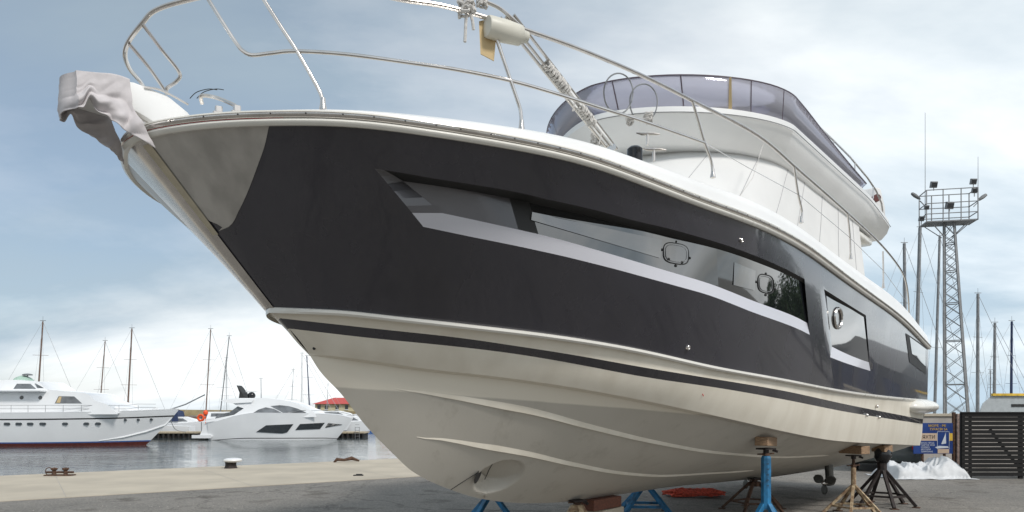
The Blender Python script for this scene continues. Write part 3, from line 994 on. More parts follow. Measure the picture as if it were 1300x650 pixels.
# ---- fourth window with its black frame
def quad_patch(px, name, m, off, parent=boat, nu=8, nv=5, Dd=0.0, side=(1,)):
    q = [Vector(solve(u, v, Dd)) for u, v in px]      # tl, tr, br, bl
    rows = []
    for i in range(nv + 1):
        a = q[0] * (1 - i / nv) + q[3] * (i / nv); b = q[1] * (1 - i / nv) + q[2] * (i / nv)
        rows.append([tuple(a * (1 - j / nu) + b * (j / nu)) for j in range(nu + 1)])
    return surf_patch(rows, name, m, off=off, side=side, parent=parent, Dd=Dd)
wf_ = quad_patch([(1149.5, 423), (1175, 441), (1175.5, 475.5), (1154.5, 460)], 'window', M['rubber'], .006)
quad_patch([(1154, 428), (1174.5, 443), (1174.3, 465), (1157, 449)], 'pane', M['hullglass'], .012, parent=wf_)
# opening hatches in the long panes and the round light aft
def glass_pt(u, v, off=.006):
    Dd = (DU(u) + DT(u)) / 2
    for _ in range(3):
        ta, f = solve(u, v, Dd)
        k = (f - R3(ta)) / (R1b(ta) - R3(ta))
        Dd = DU(u) + (DT(u) - DU(u)) * k
    t, b, z = S(ta, f, Dd)
    return W(t, b + off, z)
def surf_loop(cx, cy, rx, ry, name, m, r=.006, sq=3.2, off=.006, Du_=None, n=28, parent=boat, tilt=0.0, fill=None):
    Dd = (DU(cx) + DT(cx)) / 2
    loop = []
    for k in range(n):
        a = 2 * PI * k / n
        c, s = math.cos(a), math.sin(a)
        x = rx * math.copysign(abs(c) ** (2 / sq), c); y = ry * math.copysign(abs(s) ** (2 / sq), s)
        u = cx + x; v = cy + y + tilt * x
        loop.append(glass_pt(u, v, off))
    mb = MB(); mb.tube(loop, r, n=6, closed=True)
    if fill: mb.add(loop, [tuple(range(n))])
    return mb.build(name, m, parent, smooth=True)
hatch = surf_loop(857.5, 322, 16, 13, 'hatch_frame', M['rubber'], r=.0055, tilt=.16)
surf_loop(857.5, 322, 13.3, 10.4, 'inner_frame', M['galv'], r=.0035, tilt=.16, parent=hatch)
for du, dv in ((-17.5, -2), (17.5, 3), (0, -15), (0, 15.5), (-9, 8.5), (8, 10)):
    gp_ = glass_pt(857.5 + du, 322 + dv + du * .16, .004)
    mb = MB(); mb.lathe([(.013, 0), (.011, .01), (.002, .014)], gp_, n=8, M=Matrix.Rotation(PI / 2, 3, 'X')); mb.build('hatch_dog', M['rubber'], hatch)
hatch2 = surf_loop(971.5, 360.5, 10, 11.5, 'hatch_frame', M['rubber'], r=.0065, tilt=.22)
surf_loop(971.5, 360.5, 8, 9.2, 'inner_frame', M['galv'], r=.004, tilt=.22, parent=hatch2)
for du, dv in ((-12, 0), (12, 4), (0, -13), (0, 14)):
    gp_ = glass_pt(971.5 + du, 360.5 + dv + du * .22, .004)
    mb = MB(); mb.lathe([(.015, 0), (.012, .01), (.002, .014)], gp_, n=8, M=Matrix.Rotation(PI / 2, 3, 'X')); mb.build('hatch_dog', M['rubber'], hatch2)
pl = surf_loop(1063, 404, 4.6, 12.5, 'porthole_ring', M['stainless'], r=.020, sq=2, off=.012)
# double glazed inner panes, set a little more upright than the outer sheet
for quad in (((674.5, 269.5), (839, 305), (837, 328), (673, 279.5)), ((931, 333), (958, 344), (957, 369), (930, 362))):
    P = []
    for i in range(5):
        k = i / 4
        P.append([glass_pt((quad[0][0] * (1 - k) + quad[3][0] * k) * (1 - j / 24) + (quad[1][0] * (1 - k) + quad[2][0] * k) * j / 24,
                  (quad[0][1] * (1 - k) + quad[3][1] * k) * (1 - j / 24) + (quad[1][1] * (1 - k) + quad[2][1] * k) * j / 24, .011) for j in range(25)])
    mb = MB(); mb.grid(P)
    mb.build('inner_pane', M['hullglass2'], boat, smooth=True, sharp=40)
# drains and skin fittings
for (u, v, r) in ((940.5, 305, .022), (873, 441, .026)):
    ta, f = solve(u, v); t, b, z = S(ta, f)
    mb = MB(); mb.lathe([(r, -.01), (r, .012), (r * .75, .02), (r * .45, .012), (.001, .0)], W(t, b, z), n=14, M=Vector((0, 0, 1)).rotation_difference(Vector((QX, QY, -.25)).normalized()).to_matrix())
    mb.build('skin_fitting', M['stainless'], boat, smooth=True)
def on_flank(u, v, a=stripe_lo, b=chine):
    best = None
    for i in range(300):
        ta = 15 * (i / 299) ** 1.5
        p = a.pt(ta); q = b.pt(ta)
        for k in range(9):
            r_ = p * (1 - k / 8) + q * (k / 8)
            uu, vv = proj(r_)
            e = (uu - u) ** 2 + (vv - v) ** 2
            if best is None or e < best[0]: best = (e, r_)
    return best[1]
mb = MB(); mb.lathe([(.013, 0), (.013, .008), (.002, .008)], on_flank(398.5, 441) + Vector((QX, QY, 0)) * .004, n=12, M=Vector((0, 0, 1)).rotation_difference(Vector((.3, -1, -.3)).normalized()).to_matrix())
mb.build('towing_eye_hole', M['rubber'], boat)
for (u, v, aa, bb) in ((1099, 531, stripe_hi, stripe_lo), (1115, 532, stripe_hi, stripe_lo), (1112, 516, knuckle, stripe_hi)):
    p = on_flank(u, v, aa, bb) + Vector((QX, QY, 0)) * .02
    mb = MB(); mb.lathe([(.026, -.02), (.026, .006), (.018, .016), (.010, .012)], p, n=12, M=Vector((0, 0, 1)).rotation_difference(Vector((QX, QY, 0))).to_matrix())
    mb.build('outlet_fitting', M['stainless'], boat, smooth=True)
# red pencil-like scratch mark on the flank
p = on_flank(891, 497) + Vector((QX, QY, 0)) * .003
mb = MB(); mb.tube([p + Vector((0, 0, .035)), p + Vector((.012, .0, .01)), p + Vector((-.012, 0, 0)), p + Vector((0.004, 0, -.04))], .0045, n=5); mb.build('red_paint_mark', M['redlens'], boat)
# bathing platform end at the stern corner
mb = MB(); P = []
for i in range(13):
    a = PI * i / 12
    rowp = []
    for k in range(17):
        g = PI * k / 16
        x = -math.cos(a); r_ = math.sin(a) ** .6
        tt_ = 14.3 + 1.05 * x
        bb = 2.12 + .33 * r_ * math.sin(g)
        zz = 1.80 + .17 * r_ * math.cos(g) * (1 if math.cos(g) > 0 else .8)
        rowp.append(W(tt_, bb, zz))
    P.append(rowp)
mb.grid(P); mb.build('platform_corner', M['gelcoat'], boat, smooth=True, sharp=60)
# thruster tunnel seams and drain stub
def on_bottom(u, v, dn=.004):
    t, g = ray_bottom(u, v)
    p = bottom_pt(t, g)
    return p - nrm_s * (scoop_d(p) - dn)
mb = MB()
mb.tube([on_bottom(572, 622.5), on_bottom(590, 610), on_bottom(606, 600)], .0035, n=5)
mb.tube([on_bottom(612, 599.5), on_bottom(624, 600), on_bottom(633, 600.5), on_bottom(628, 612), on_bottom(622, 623)], .004, n=5)
mb.build('thruster_seam', M['rubber'], boat)
mb = MB(); P0 = on_bottom(608, 606, .0)
mb.lathe([(.001, 0), (.075, 0), (.08, .004), (.001, .004)], on_bottom(606, 604, .012), n=20, M=Vector((0, 0, 1)).rotation_difference((nrm_s * .75 + e1 * .66).normalized()).to_matrix())
mb.build('thruster_opening', M['rubber'], boat)
mb = MB(); mb.lathe([(.012, -.02), (.012, .015), (.005, .02)], on_bottom(615, 629, .01), n=10, M=Vector((0, 0, 1)).rotation_difference(nrm_s).to_matrix()); mb.build('drain_plug', M['stainless'], boat)
# pod drive under the stern: strut, bullet, propeller
def pod(t, b, side):
    top = W(t, b, .98); c = W(t + .0, b, .30)
    dr = Vector((AX, AY, 0))
    mb = MB()
    P = []
    for k in range(8):
        s_ = k / 7
        cc = top * (1 - s_) + c * s_ - dr * .10 * (1 - s_)
        w = .30 - .10 * s_
        P.append([cc + dr * w * math.cos(a) * .6 + Vector((QX, QY, 0)) * .075 * math.sin(a) for a in [2 * PI * q / 14 for q in range(14)]])
    mb.grid([[P[k][q] for k in range(8)] for q in range(14)], closed_u=True)
    strut = mb.build('drive_leg', M['bronze'], boat, smooth=True)
    mb = MB(); Mx = Vector((0, 0, 1)).rotation_difference(dr).to_matrix()
    mb.lathe([(.01, -.30), (.05, -.24), (.085, -.1), (.09, .08), (.06, .22), (.02, .27)], c, n=18, M=Mx); mb.build('drive_bullet', M['bronze'], strut, smooth=True)
    mb = MB(); mb.lathe([(.005, -.48), (.03, -.45), (.045, -.38), (.045, -.28)], c, n=16, M=Mx); mb.build('propeller_hub', M['stainless'], strut, smooth=True)
    for k in range(3):
        a = 2 * PI * k / 3 + .5
        u_ = Vector((QX, QY, 0)) * math.cos(a) + Vector((0, 0, 1)) * math.sin(a); v_ = dr.cross(u_)
        P = []
        for i in range(6):
            rr = .04 + .19 * i / 5; wd = .10 * math.sin(PI * (i + .8) / 6.6)
            P.append([c - dr * .33 + u_ * rr + (v_ * .8 + dr * .5) * wd * q for q in (-1, -.5, 0, .5, 1)])
        mb = MB(); mb.grid(P); mb.build('propeller_blade', M['bronze'], strut, smooth=True, solid=.008)
pod(13.0, .80, 1); pod(13.0, -.80, -1)

# ------------------------------------------------------------------ loose gear on the boat
def cloth_cover():
    mb = MB()
    topz = P2([(-.47, 3.86), (-.44, 3.90), (-.38, 3.915), (-.1, 3.965), (.05, 3.965), (.2, 3.95)])
    hem = P2([(-.47, 3.70), (-.44, 3.66), (-.40, 3.655), (-.35, 3.73), (-.30, 3.67), (-.20, 3.625), (-.10, 3.56), (.0, 3.51), (.05, 3.49)])
    NI, NJ = 90, 130
    P = []
    for i in range(NI + 1):
        x0 = i / NI
        rowp = []
        for j in range(NJ + 1):
            s_ = j / NJ * 2 - 1           # -1 starboard hem .. +1 port hem
            a = abs(s_); sg = 1 if s_ >= 0 else -1
            tend = -.095 + .12 * max(0, (a - .6) / .4) ** 1.3
            t = -.425 + (tend + .425) * x0
            t += .03 * (1 - x0) * (a < .3)
            z0 = topz(t); z1 = hem(t)
            w = .155 + .02 * math.sin(PI * x0)
            if a < .30:
                b = w * (a / .30) ** 1.0; z = z0 - .012 * (a / .3) ** 2
            else:
                q = (a - .30) / .70
                fold = (abs(math.sin(t * 10 + q * 1.8 + sg)) - .5) * .045 * q + (abs(nz(t * 9 + q * 2, q * 2.0, sg * 2.0)) * 2 - .4) * .055 * q + nz(t * 20 + q * 7, q * 4, sg) * .014 * q
                b = w + .02 * q + fold + (max(0, t + .12) * .95 * q if sg > 0 else max(0, t + .12) * .5 * q)
                z = z0 - .012 - (z0 - .012 - z1) * q + nz(t * 15, 3.3, sg) * .012 * q
            if i == 0: b *= .80
            t2 = t + nz(b * 6, z * 5, 1.7) * .016
            rowp.append(W(t2, sg * b, z + nz(t * 12, b * 10, 5) * .004))
        P.append(rowp)
    mb.grid(P)
    # front flap closing the nose
    f = P[0]
    n = len(f)
    Q = []
    for k in range(9):
        s_ = k / 8
        Q.append([f[j] * (1 - s_) + f[n - 1 - j] * s_ + Vector((-AX, -AY, 0)) * .035 * math.sin(PI * s_) for j in range(n // 2 + 1)])
    mb.grid(Q)
    o = mb.build('cloth_cover', M['cloth'], None, smooth=True, sharp=60, weld=.001)
    md = o.modifiers.new('s', 'SOLIDIFY'); md.thickness = .004
    return tag(o, 'wrinkled grey cloth wrapped over the anchor arm at the tip of the bow', 'cloth')
cloth_cover()

def rope_lump(c, rad, turns, r, name, m, label, cat, seed=1, squash=1.0, tail=None, axis=None):
    rr = random.Random(seed)
    mb = MB(); pts = []
    n = turns * 14
    for i in range(n):
        a = 2 * PI * i / 14 + .4 * math.sin(i * .37)
        k = rad * (.65 + .35 * rr.random())
        p = Vector((math.cos(a) * k, math.sin(a) * k * .8, (i / n - .5) * rad * 1.9 + rad * .35 * rr.uniform(-1, 1)))
        if axis is not None: p = axis @ p
        pts.append(Vector(c) + Vector((p.x, p.y, p.z * squash)))
    mb.tube(pts, r, n=6)
    if tail: 
        for tl in tail: mb.tube(tl, r, n=6)
    o = mb.build(name, m, None, smooth=True)
    return tag(o, label, cat)

# fender clipped on the top rail
a, b = pr(618, 27, .075), pr(663, 40, .085)
ax_ = (b - a)
mb = MB()
Mx = Vector((0, 0, 1)).rotation_difference(ax_.normalized()).to_matrix()
Ln = ax_.length
mb.lathe([(.020, -.01), (.070, 0), (.076, .015), (.078, Ln * .5), (.070, Ln * .93), (.045, Ln), (.04, Ln + .04), (.018, Ln + .05)], a + Vector((0, 0, -.035)), n=22, M=Mx)
fen = mb.build('fender', M['fender'], None, smooth=True, sharp=50)
tag(fen, 'cream cylinder fender lashed along the top guard rail', 'fender')
p = pr(620, 31, .10)
q = lambda u, v, i=.12: pr(u, v, i)
mb = MB()
mb.prism([q(608, 27), q(620, 24), q(630, 45, .1), q(627, 77, .12), q(610, 68, .12)], Vector((0, .012, 0)))
tag(mb.build('board_tag', M['cardboard'], None), 'tan flat board hanging under the cream fender on the rail', 'board')
# folded gangway lashed to the rail
g0, g1 = pr(640, 24, .16), W(0, 0, 0)
def gline(s_, off, lift=0.0):
    a = Vector(pr(636 + off * 9, 10 - off * 2, .10)); b = Vector(wp(3.05, 1.93, 188)) + Vector((off * .05, off * .02, 0))
    return a * (1 - s_) + b * s_ + Vector((0, 0, lift))
gang = empty('folded_gangway', gline(1, 0), 'narrow stainless folding gangway lashed upright against the guard rail', 'gangway')
for off in (-1.0, -.25, .9):
    mb = MB(); mb.tube([gline(.05 if off else 0, off), gline(.5, off), gline(1, off)], .012, n=8); mb.build('side_tube', M['stainless'], gang, smooth=True)
mb = MB(); mb.bar(gline(.42, .3), gline(1.0, .3), .035, .02); mb.bar(gline(.42, -.7), gline(.98, -.7), .03, .02); mb.build('tread_frame', M['white'], gang)
for s_ in (.45, .6, .72, .86, .97):
    mb = MB(); mb.tube([gline(s_, -1.0), gline(s_, .9)], .010, n=6); mb.build('rung', M['stainless'], gang)
mb = MB(); mb.lathe([(.03, -.03), (.035, -.02), (.035, .02), (.03, .03)], gline(1, 0), n=14, M=Matrix.Rotation(PI / 2, 3, 'X')); mb.build('hinge', M['stainless'], gang, smooth=True)
# lashings
gd = (gline(1, 0) - gline(0, 0)).normalized()
ga = Vector((0, 0, 1)).rotation_difference(gd).to_matrix()
def lashing(s0, s1, turns, label, seed):
    mb = MB(); rr = random.Random(seed); pts = []
    n = turns * 10
    for i in range(n + 1):
        a = 2 * PI * i / 10; s_ = s0 + (s1 - s0) * (i / n)
        p = ga @ Vector((math.cos(a) * (.052 + .012 * rr.random()), math.sin(a) * (.03 + .01 * rr.random()), .008 * rr.uniform(-1, 1)))
        pts.append(gline(s_, 0) + p)
    mb.tube(pts, .0085, n=6)
    mb.tube([pts[-1], pts[-1] + Vector((.05, 0, -.05)), pts[-1] + Vector((.03, 0, -.14))], .007, n=5)
    return tag(mb.build('lashing_rope', M['rope'], None, smooth=True), label, 'rope', 'white rope lashings on the rail and gangway')
lashing(.36, .55, 16, 'white rope bound in many turns round the upper half of the gangway', 3)
lashing(.66, .80, 9, 'white rope bound round the gangway where it crosses the middle rail', 4)
c = pr(592, 8, .09)
rope_lump(c, .062, 5, .011, 'mooring_rope_knot', M['rope'], 'white rope knotted round the top rail with a loose end hanging', 'rope', 5,
          tail=[[c + Vector((.0, 0, -.05)), c + Vector((-.005, 0, -.14)), c + Vector((-.01, 0, -.25))], [c + Vector((.03, 0, -.05)), c + Vector((.045, 0, -.11)), c + Vector((.05, .01, -.16))]])
rope_lump(pr(612, 2, .09), .04, 4, .009, 'mooring_rope_knot', M['rope'], 'smaller white rope knot on the rail just above the fender', 'rope', 6)
rope_lump(pr(800, 152, .12), .035, 4, .008, 'mooring_rope_knot', M['rope'], 'small white rope knot on the middle rail above the gangway foot', 'rope', 8)
rope_lump(pr(823, 149, .12), .04, 4, .008, 'mooring_rope_knot', M['rope'], 'small white rope knot on the middle rail beside the wire loops', 'rope', 9)
rope_lump(pr(757, 178, .35), .05, 5, .010, 'rope_tangle', M['rope'], 'white rope tangle lying on the deck edge left of the gangway foot', 'rope', 11, squash=1.3)
for (cx, cy, rx, ry, lab) in ((785, 117, 18.5, 24, 'thin steel wire loop standing above the rail, nearer the bow'), (817, 129, 17.5, 22.5, 'thin steel wire loop standing above the rail, further from the bow')):
    mb = MB()
    loop = []
    for k in range(30):
        a = 2 * PI * k / 30
        u = cx + rx * math.cos(a); v = cy - ry * math.sin(a) * (1 if math.sin(a) > 0 else 1.15)
        loop.append(pr(u, v, .30 + .05 * math.sin(a * 2)))
    mb.tube(loop, .0065, n=6, closed=True)
    tag(mb.build('wire_loop', M['galv'], None, smooth=True), lab, 'wire loop', 'steel wire loops on the rail')
# cleats at the foot of the gangway
for (u, v, ins, lab) in ((822, 170, .32, 0), (830, 190, .22, 0)):
    mb = MB(); c = pr(u, v, ins)
    mb.tube([c + Vector((-.10, 0, .01)), c + Vector((-.05, 0, 0)), c + Vector((.05, 0, 0)), c + Vector((.11, 0, -.005))], [.006, .014, .014, .006], n=8)
    mb.tube([c, c + Vector((0, 0, -.10))], .013, n=8)
    mb.build('deck_cleat', M['stainless'], boat, smooth=True)
c = pr(806, 184, .45)
mb = MB(); mb.lathe([(.07, -.20), (.07, -.04), (.05, -.02), (.02, -.01)], c, n=20); mb.build('windlass', M['black'], boat, smooth=True, sharp=40)
# thin cord and rope end on the cover
mb = MB(); mb.tube([W(7.0, 1.72, 5.17), W(6.2, 1.9, 4.5), W(5.2, 2.05, sheer.z(5.2) + .3)], .004, n=5)
tag(mb.build('tie_cord', M['rope'], None), 'thin pale cord tied from the flybridge edge down over the white cover', 'cord')
mb = MB(); mb.tube(smooth_path([W(5.0, 2.1, sheer.z(5) + hb(5) + .02), W(5.3, 2.05, sheer.z(5) + hb(5) + .06), W(5.7, 2.1, sheer.z(5.7) + hb(5.7) + .03), W(6.6, 2.08, sheer.z(6.6) + hb(6.6) + .02), W(7.2, 2.1, sheer.z(7.2) + hb(7.2) + .02)]), .010, n=6)
tag(mb.build('deck_rope', M['rope'], None, smooth=True), 'short grey rope end lying along the side deck by the white cover', 'rope')

# ------------------------------------------------------------------ stands, blocks and things on the yard
def jack(name, x, y, ztop, m, label, head, zc0, leg_r, spread, cw=.068, nlegs=4, thread=True, twist=.4, group='boat stands propping the hull', holes=True, m2=None):
    root = empty(name, (x, y, 0), label, 'boat stand', group)
    o = Vector((x, y, 0))
    mb = MB()
    nside = 8
    mb.lathe([(cw, zc0), (cw, head - .03), (cw * .8, head)], o, n=nside)
    col = mb.build('column', m, root, bevel=.004)
    if holes:
        mb = MB()
        for z in (head - .10, head - .17, head - .24, head - .31, head - .38):
            if z > zc0 + .05:
                for a in (-PI / 2 - .39, -PI / 2 + .39):
                    d = Vector((math.cos(a), math.sin(a), 0))
                mb.lathe([(.013, -.002), (.013, .003)], o + Vector((0, -cw * .93, z)) , n=10, M=Matrix.Rotation(PI / 2, 3, 'X'))
        mb.build('pin_hole', M['rubber'], col)
    mb = MB()
    prof = []
    z = head
    k = 0
    while z < ztop - .055:
        prof.append((.022 if k % 2 else .026, z)); z += .008; k += 1
    mb.lathe(prof or [(.024, head), (.024, ztop - .05)], o, n=10)
    mb.build('screw_rod', M['rust'], root, smooth=True, sharp=50)
    mb = MB(); mb.lathe([(.05, -.015), (.05, .015)], o + Vector((0, 0, head + .02)), n=6); mb.bar(o + Vector((-.11, 0, head + .02)), o + Vector((.11, .02, head + .03)), .018, .018)
    mb.build('lock_nut', M['rust'], root)
    mb = MB(); mb.box(o + Vector((0, 0, ztop - .035)), (.20, .16, .02), rz=.5); mb.bar(o + Vector((0, 0, ztop - .09)), o + Vector((0, 0, ztop - .04)), .07, .05)
    mb.bar(o + Vector((.08, -.02, ztop - .05)), o + Vector((.13, -.06, ztop - .07)), .03, .03)
    mb.build('top_plate', M['blackrust'], root)
    for k in range(nlegs):
        a = twist + 2 * PI * k / nlegs
        d = Vector((math.cos(a), math.sin(a), 0))
        mb = MB(); mb.bar(o + d * cw * .7 + Vector((0, 0, zc0 + .06)), o + d * spread + Vector((0, 0, .02)), leg_r * 2, leg_r * 2)
        leg = mb.build('leg', m2 or m, root, bevel=.003)
        mb = MB(); mb.box(o + d * spread + Vector((0, 0, .008)), (.12, .12, .014), rz=a); mb.build('foot_plate', M['rust'], leg)
    mb = MB()
    for k in range(nlegs):
        a = twist + 2 * PI * k / nlegs; a2 = twist + 2 * PI * (k + 1) / nlegs
        f_ = .72; z_ = (zc0 + .06) * (1 - f_) + .02 * f_
        p_ = o + Vector((math.cos(a), math.sin(a), 0)) * spread * f_ + Vector((0, 0, z_)); q_ = o + Vector((math.cos(a2), math.sin(a2), 0)) * spread * f_ + Vector((0, 0, z_))
        mb.bar(p_, q_, leg_r * 1.3, leg_r * 1.3)
    mb.build('leg_brace', m2 or m, root)
    return root
def bl(t, b): return OX + AX * t + QX * b, OY + AY * t + QY * b
angA = math.atan2(AY, AX)
def block(name, t, b, ztop, size, m, label, rz=0.0, tilt=0.0, cat='timber block', group=None):
    x, y = bl(t, b)
    mb = MB(); mb.box((x, y, ztop - size[2] / 2), size, M=Matrix.Rotation(angA + rz, 4, 'Z') @ Matrix.Rotation(tilt, 4, 'Y'))
    o = mb.build(name, m, None, bevel=.008)
    return tag(o, label, cat, group)
def hull_z(t, b):
    ta = (t - chine.t0) * 15 / (chine.tend - chine.t0)
    g = min(.94, abs(b) / max(.01, chine.b(ta) - .075) * .94)
    return bottom_pt(t, g).z
TB = 'timber blocks between the hull and its stands'
# nearest blue stand, port side
zt = hull_z(7.05, 1.74)
block('timber_block', 7.05, 1.74, zt + .02, (.50, .16, .115), M['wood'], 'weathered timber block on the nearest blue stand, under the port chine', rz=.12, tilt=.05, group=TB)
x, y = bl(7.1, 1.72)
jack('jack_stand', x, y, zt - .10, M['blue'], 'tall blue steel stand with a screw head, nearest under the port side', 1.15, .46, .030, .42, cw=.066)
zt = hull_z(10.6, 1.88)
block('timber_block', 10.6, 1.88, zt + .01, (.42, .22, .13), M['wood'], 'pale square-ended timber block on the cream stand under the hull', rz=1.2, group=TB)
x, y = bl(10.6, 1.87)
jack('jack_stand', x, y, zt - .12, M['creampaint'], 'slim stand with peeling cream paint over rust, second from the stern', .80, .42, .022, .48, cw=.042, nlegs=5, holes=False)
zt = hull_z(12.2, 1.94)
block('timber_block', 12.2, 1.94, zt + .01, (.26, .24, .12), M['wood'], 'small pinkish timber block on the black stand nearest the stern', rz=1.2, group=TB)
x, y = bl(12.2, 1.94)
st = jack('jack_stand', x, y, zt - .11, M['blackrust'], 'black rusty stand with straight splayed legs, nearest the stern', .86, .58, .026, .55, cw=.085, nlegs=6, holes=False)
mb = MB()
for k in range(3):
    P = []
    for i in range(13):
        th = PI * i / 12; P.append([Vector((x, y - .02, .93)) + Vector((math.sin(th) * math.cos(ph) * (.15 + .05 * nz(th * 2, ph, k * 3.1)) , math.sin(th) * math.sin(ph) * .13, math.cos(th) * (.17 + .04 * nz(ph, th * 3, 2)))) for ph in [2 * PI * q / 18 for q in range(19)]])
mb.grid(P)
tag(mb.build('plastic_wrap', M['black'], None, smooth=True), 'crumpled black plastic wrapped round the head of the stern stand', 'plastic wrap')
# starboard blue stands, seen below the keel
x, y = bl(5.3, -1.45); jack('jack_stand', x, y, hull_z(5.3, 1.45) - .02, M['blue'], 'blue stand on the far side below the front of the keel', .95, .50, .03, .60, twist=.9, holes=False)
x, y = bl(8.5, -.85); jack('jack_stand', x, y, hull_z(8.5, .85) - .02, M['blue'], 'blue stand on the far side seen beyond the middle of the keel', .62, .42, .034, .55, twist=.7, holes=False)
# rusty trestle stand under the keel aft
x, y = bl(10.1, .4); jack('keel_stand', x, y, hull_z(10.1, .4) - .01, M['rust'], 'low rusty stand with thin legs under the after keel', .50, .42, .022, .55, twist=.3, cw=.12, nlegs=5, holes=False)
# keel blocks
x, y = bl(5.6, .0)
kz_ = hull_z(5.75, 0)
block('keel_block', 5.75, .02, kz_ + .01, (.66, .30, .14), M['redwood'], 'reddish timber block right under the middle of the keel', rz=.0, cat='timber block', group=TB)
block('keel_block', 5.85, .02, kz_ - .135, (.55, .34, .13), M['concrete'], 'pale dusty block lying below the reddish keel timber', rz=.05, group=TB)
block('keel_block', 5.85, .02, kz_ - .27, (.60, .36, .34), M['redwood'], 'large dark timber at the foot of the keel block pile', rz=-.05, group=TB)
x, y = bl(5.15, .1)
jack('keel_stand', x, y, hull_z(5.15, .1) - .005, M['creampaint'], 'low cream stand beside the reddish keel timber', .58, .50, .03, .40, cw=.07, nlegs=4, holes=False, m2=M['creampaint'])
# red rope heap
c = gp(880, 630)
mb = MB(); rr = random.Random(4); pts = []
for i in range(420):
    a = i * .33 + .8 * math.sin(i * .11)
    k = .22 + .22 * rr.random()
    env = max(0, 1 - (k / .55) ** 2)
    pts.append(c + Vector((math.cos(a) * k * 1.25 + .12 * math.sin(i * .05), math.sin(a) * k * .7, .025 + env * .13 * abs(math.sin(i * .21)) + .02 * rr.random())))
mb.tube(pts, .017, n=6)
tag(mb.build('red_rope', M['redrope'], None, smooth=True), 'faded red rope dumped in a heap on the asphalt beyond the keel', 'rope')
# loose grit on the asphalt
mb = MB(); rg_ = random.Random(12)
for i in range(1100):
    u = rg_.uniform(-40, 1340); v = rg_.uniform(600, 690) if u > 620 else rg_.uniform(640, 700)
    p = gp(u, v); s_ = rg_.uniform(.004, .013)
    if p.y > 22: continue
    mb.add([p + Vector((s_ * math.cos(a), s_ * math.sin(a), 0)) for a in (0, 1.7, 3.3, 4.9)] + [p + Vector((0, 0, s_ * 1.1))], [(0, 1, 4), (1, 2, 4), (2, 3, 4), (3, 0, 4)])
tag(mb.build('loose_grit', M['wallconcrete'], None), 'loose stone grit scattered over the yard asphalt', 'grit', kind='stuff')
# white tarpaulin heap
c = gp(1176, 607)
P = []
NU, NV = 130, 90
mb = MB()
for i in range(NU + 1):
    rowp = []
    for j in range(NV + 1):
        x = (i / NU - .5) * 2.15; y = (j / NV - .5) * 1.5
        lim = .93 + .12 * nz(y * 3, 2, 5)
        e = max(0, 1 - (abs(x) / lim) ** 5.0) * max(0, 1 - (abs(y) / (.62 + .08 * nz(x * 3, 1, 1))) ** 4.0)
        h = e ** .5 * (.36 + .10 * math.sin(x * 3.4 - 1.0))
        xw = x + .25 * nz(x * 2, y * 2, 3); yw = y + .25 * nz(x * 2, y * 2, 13)
        rd = 1 - abs(nz(xw * 2.4 + 3, yw * 2.0, 4)) * 2.4; rd2 = 1 - abs(nz(xw * 4 - yw * 4, yw * 3 + xw * 2, 9)) * 2.6; rd3 = 1 - abs(nz(xw * 9 + yw * 9, yw * 4, 2)) * 2.4
        h += e ** .6 * (.12 * rd + .05 * rd2 + .015 * rd3 - .06)
        h += .06 * math.exp(-((x - .60) / .07) ** 2 - ((y + .1) / .3) ** 2) * e
        z = max(.012 + .012 * nz(x * 5, y * 5, 8), h)
        rowp.append(Vector((c.x + x * 1.0 + .07 * nz(y * 3, x * 2, 3), c.y + .3 + y + .10 * nz(x * 2.3, y, 9), z)))
    P.append(rowp)
mb.grid(P)
o = mb.build('tarpaulin', M['fleece'], None, smooth=True, sharp=80); o.modifiers.new('s', 'SOLIDIFY').thickness = .006
tag(o, 'white crumpled tarpaulin heaped on the ground in front of the blue sign', 'tarpaulin')

# black slat fence panel
fy = 17.9
fx0 = (1221 - 650) / 900 * fy; fx1 = (1402 - 650) / 900 * fy
fr = empty('slat_fence', (fx0, fy, 0), 'black wooden panel fence of horizontal slats on the right', 'fence')
ztop = 1.655; n = 15
mb = MB()
for k in range(n):
    z = .12 + (ztop - .16) * k / (n - 1)
    mb.box(((fx0 + fx1) / 2, fy, z), (fx1 - fx0, .022, .091 + .004 * math.sin(k * 5)))
mb.build('slats', M['darkwood'], fr, bevel=.002)
for px, w in ((1223, .10), (1233, .05), (1297, .09), (1390, .09)):
    mb = MB(); X = (px - 650) / 900 * fy; mb.box((X, fy + .045, .83), (w, .06, 1.66)); mb.build('post', M['darkwood'], fr)
mb = MB()
mb.bar(((1258 - 650) / 900 * fy, fy + .04, 1.25), ((1296 - 650) / 900 * fy, fy + .04, .25), .04, .06); mb.build('diagonal_brace', M['darkwood'], fr)
mb = MB(); mb.box(((fx0 + fx1) / 2, fy, ztop + .02), (fx1 - fx0 + .05, .07, .035)); mb.build('cap_rail', M['darkwood'], fr)
# rendered wall behind, brick pillar with dark post, blue sign
wy = 22.0
mb = MB(); X0 = (1080 - 650) / 900 * wy; X1 = (1560 - 650) / 900 * wy
wal = empty('low_wall', (X0 + 1, wy, 0), 'low pale rendered wall running behind the sign and the fence', 'wall')
xs = (1140 - 650) / 900 * wy
mb.box(((xs + X1) / 2, wy, .77), (X1 - xs, .22, 1.54)); mb.build('wall_body', M['wallconcrete'], wal)
mb = MB(); mb.box(((xs + X1) / 2, wy, 1.585), (X1 - xs + .1, .32, .085)); mb.build('coping', M['concrete'], wal, bevel=.01)
py = 19.3; pxx = (1217 - 650) / 900 * py
pil = empty('brick_pillar', (pxx, py, 0), 'narrow old brick pillar between the blue sign and the fence', 'pillar')
mb = MB()
for k in range(20):
    z = .04 + k * .082
    mb.box((pxx + (.004 if k % 2 else -.004), py, z), (.21, .22, .072))
mb.build('brickwork', M['brick'], pil, bevel=.004)
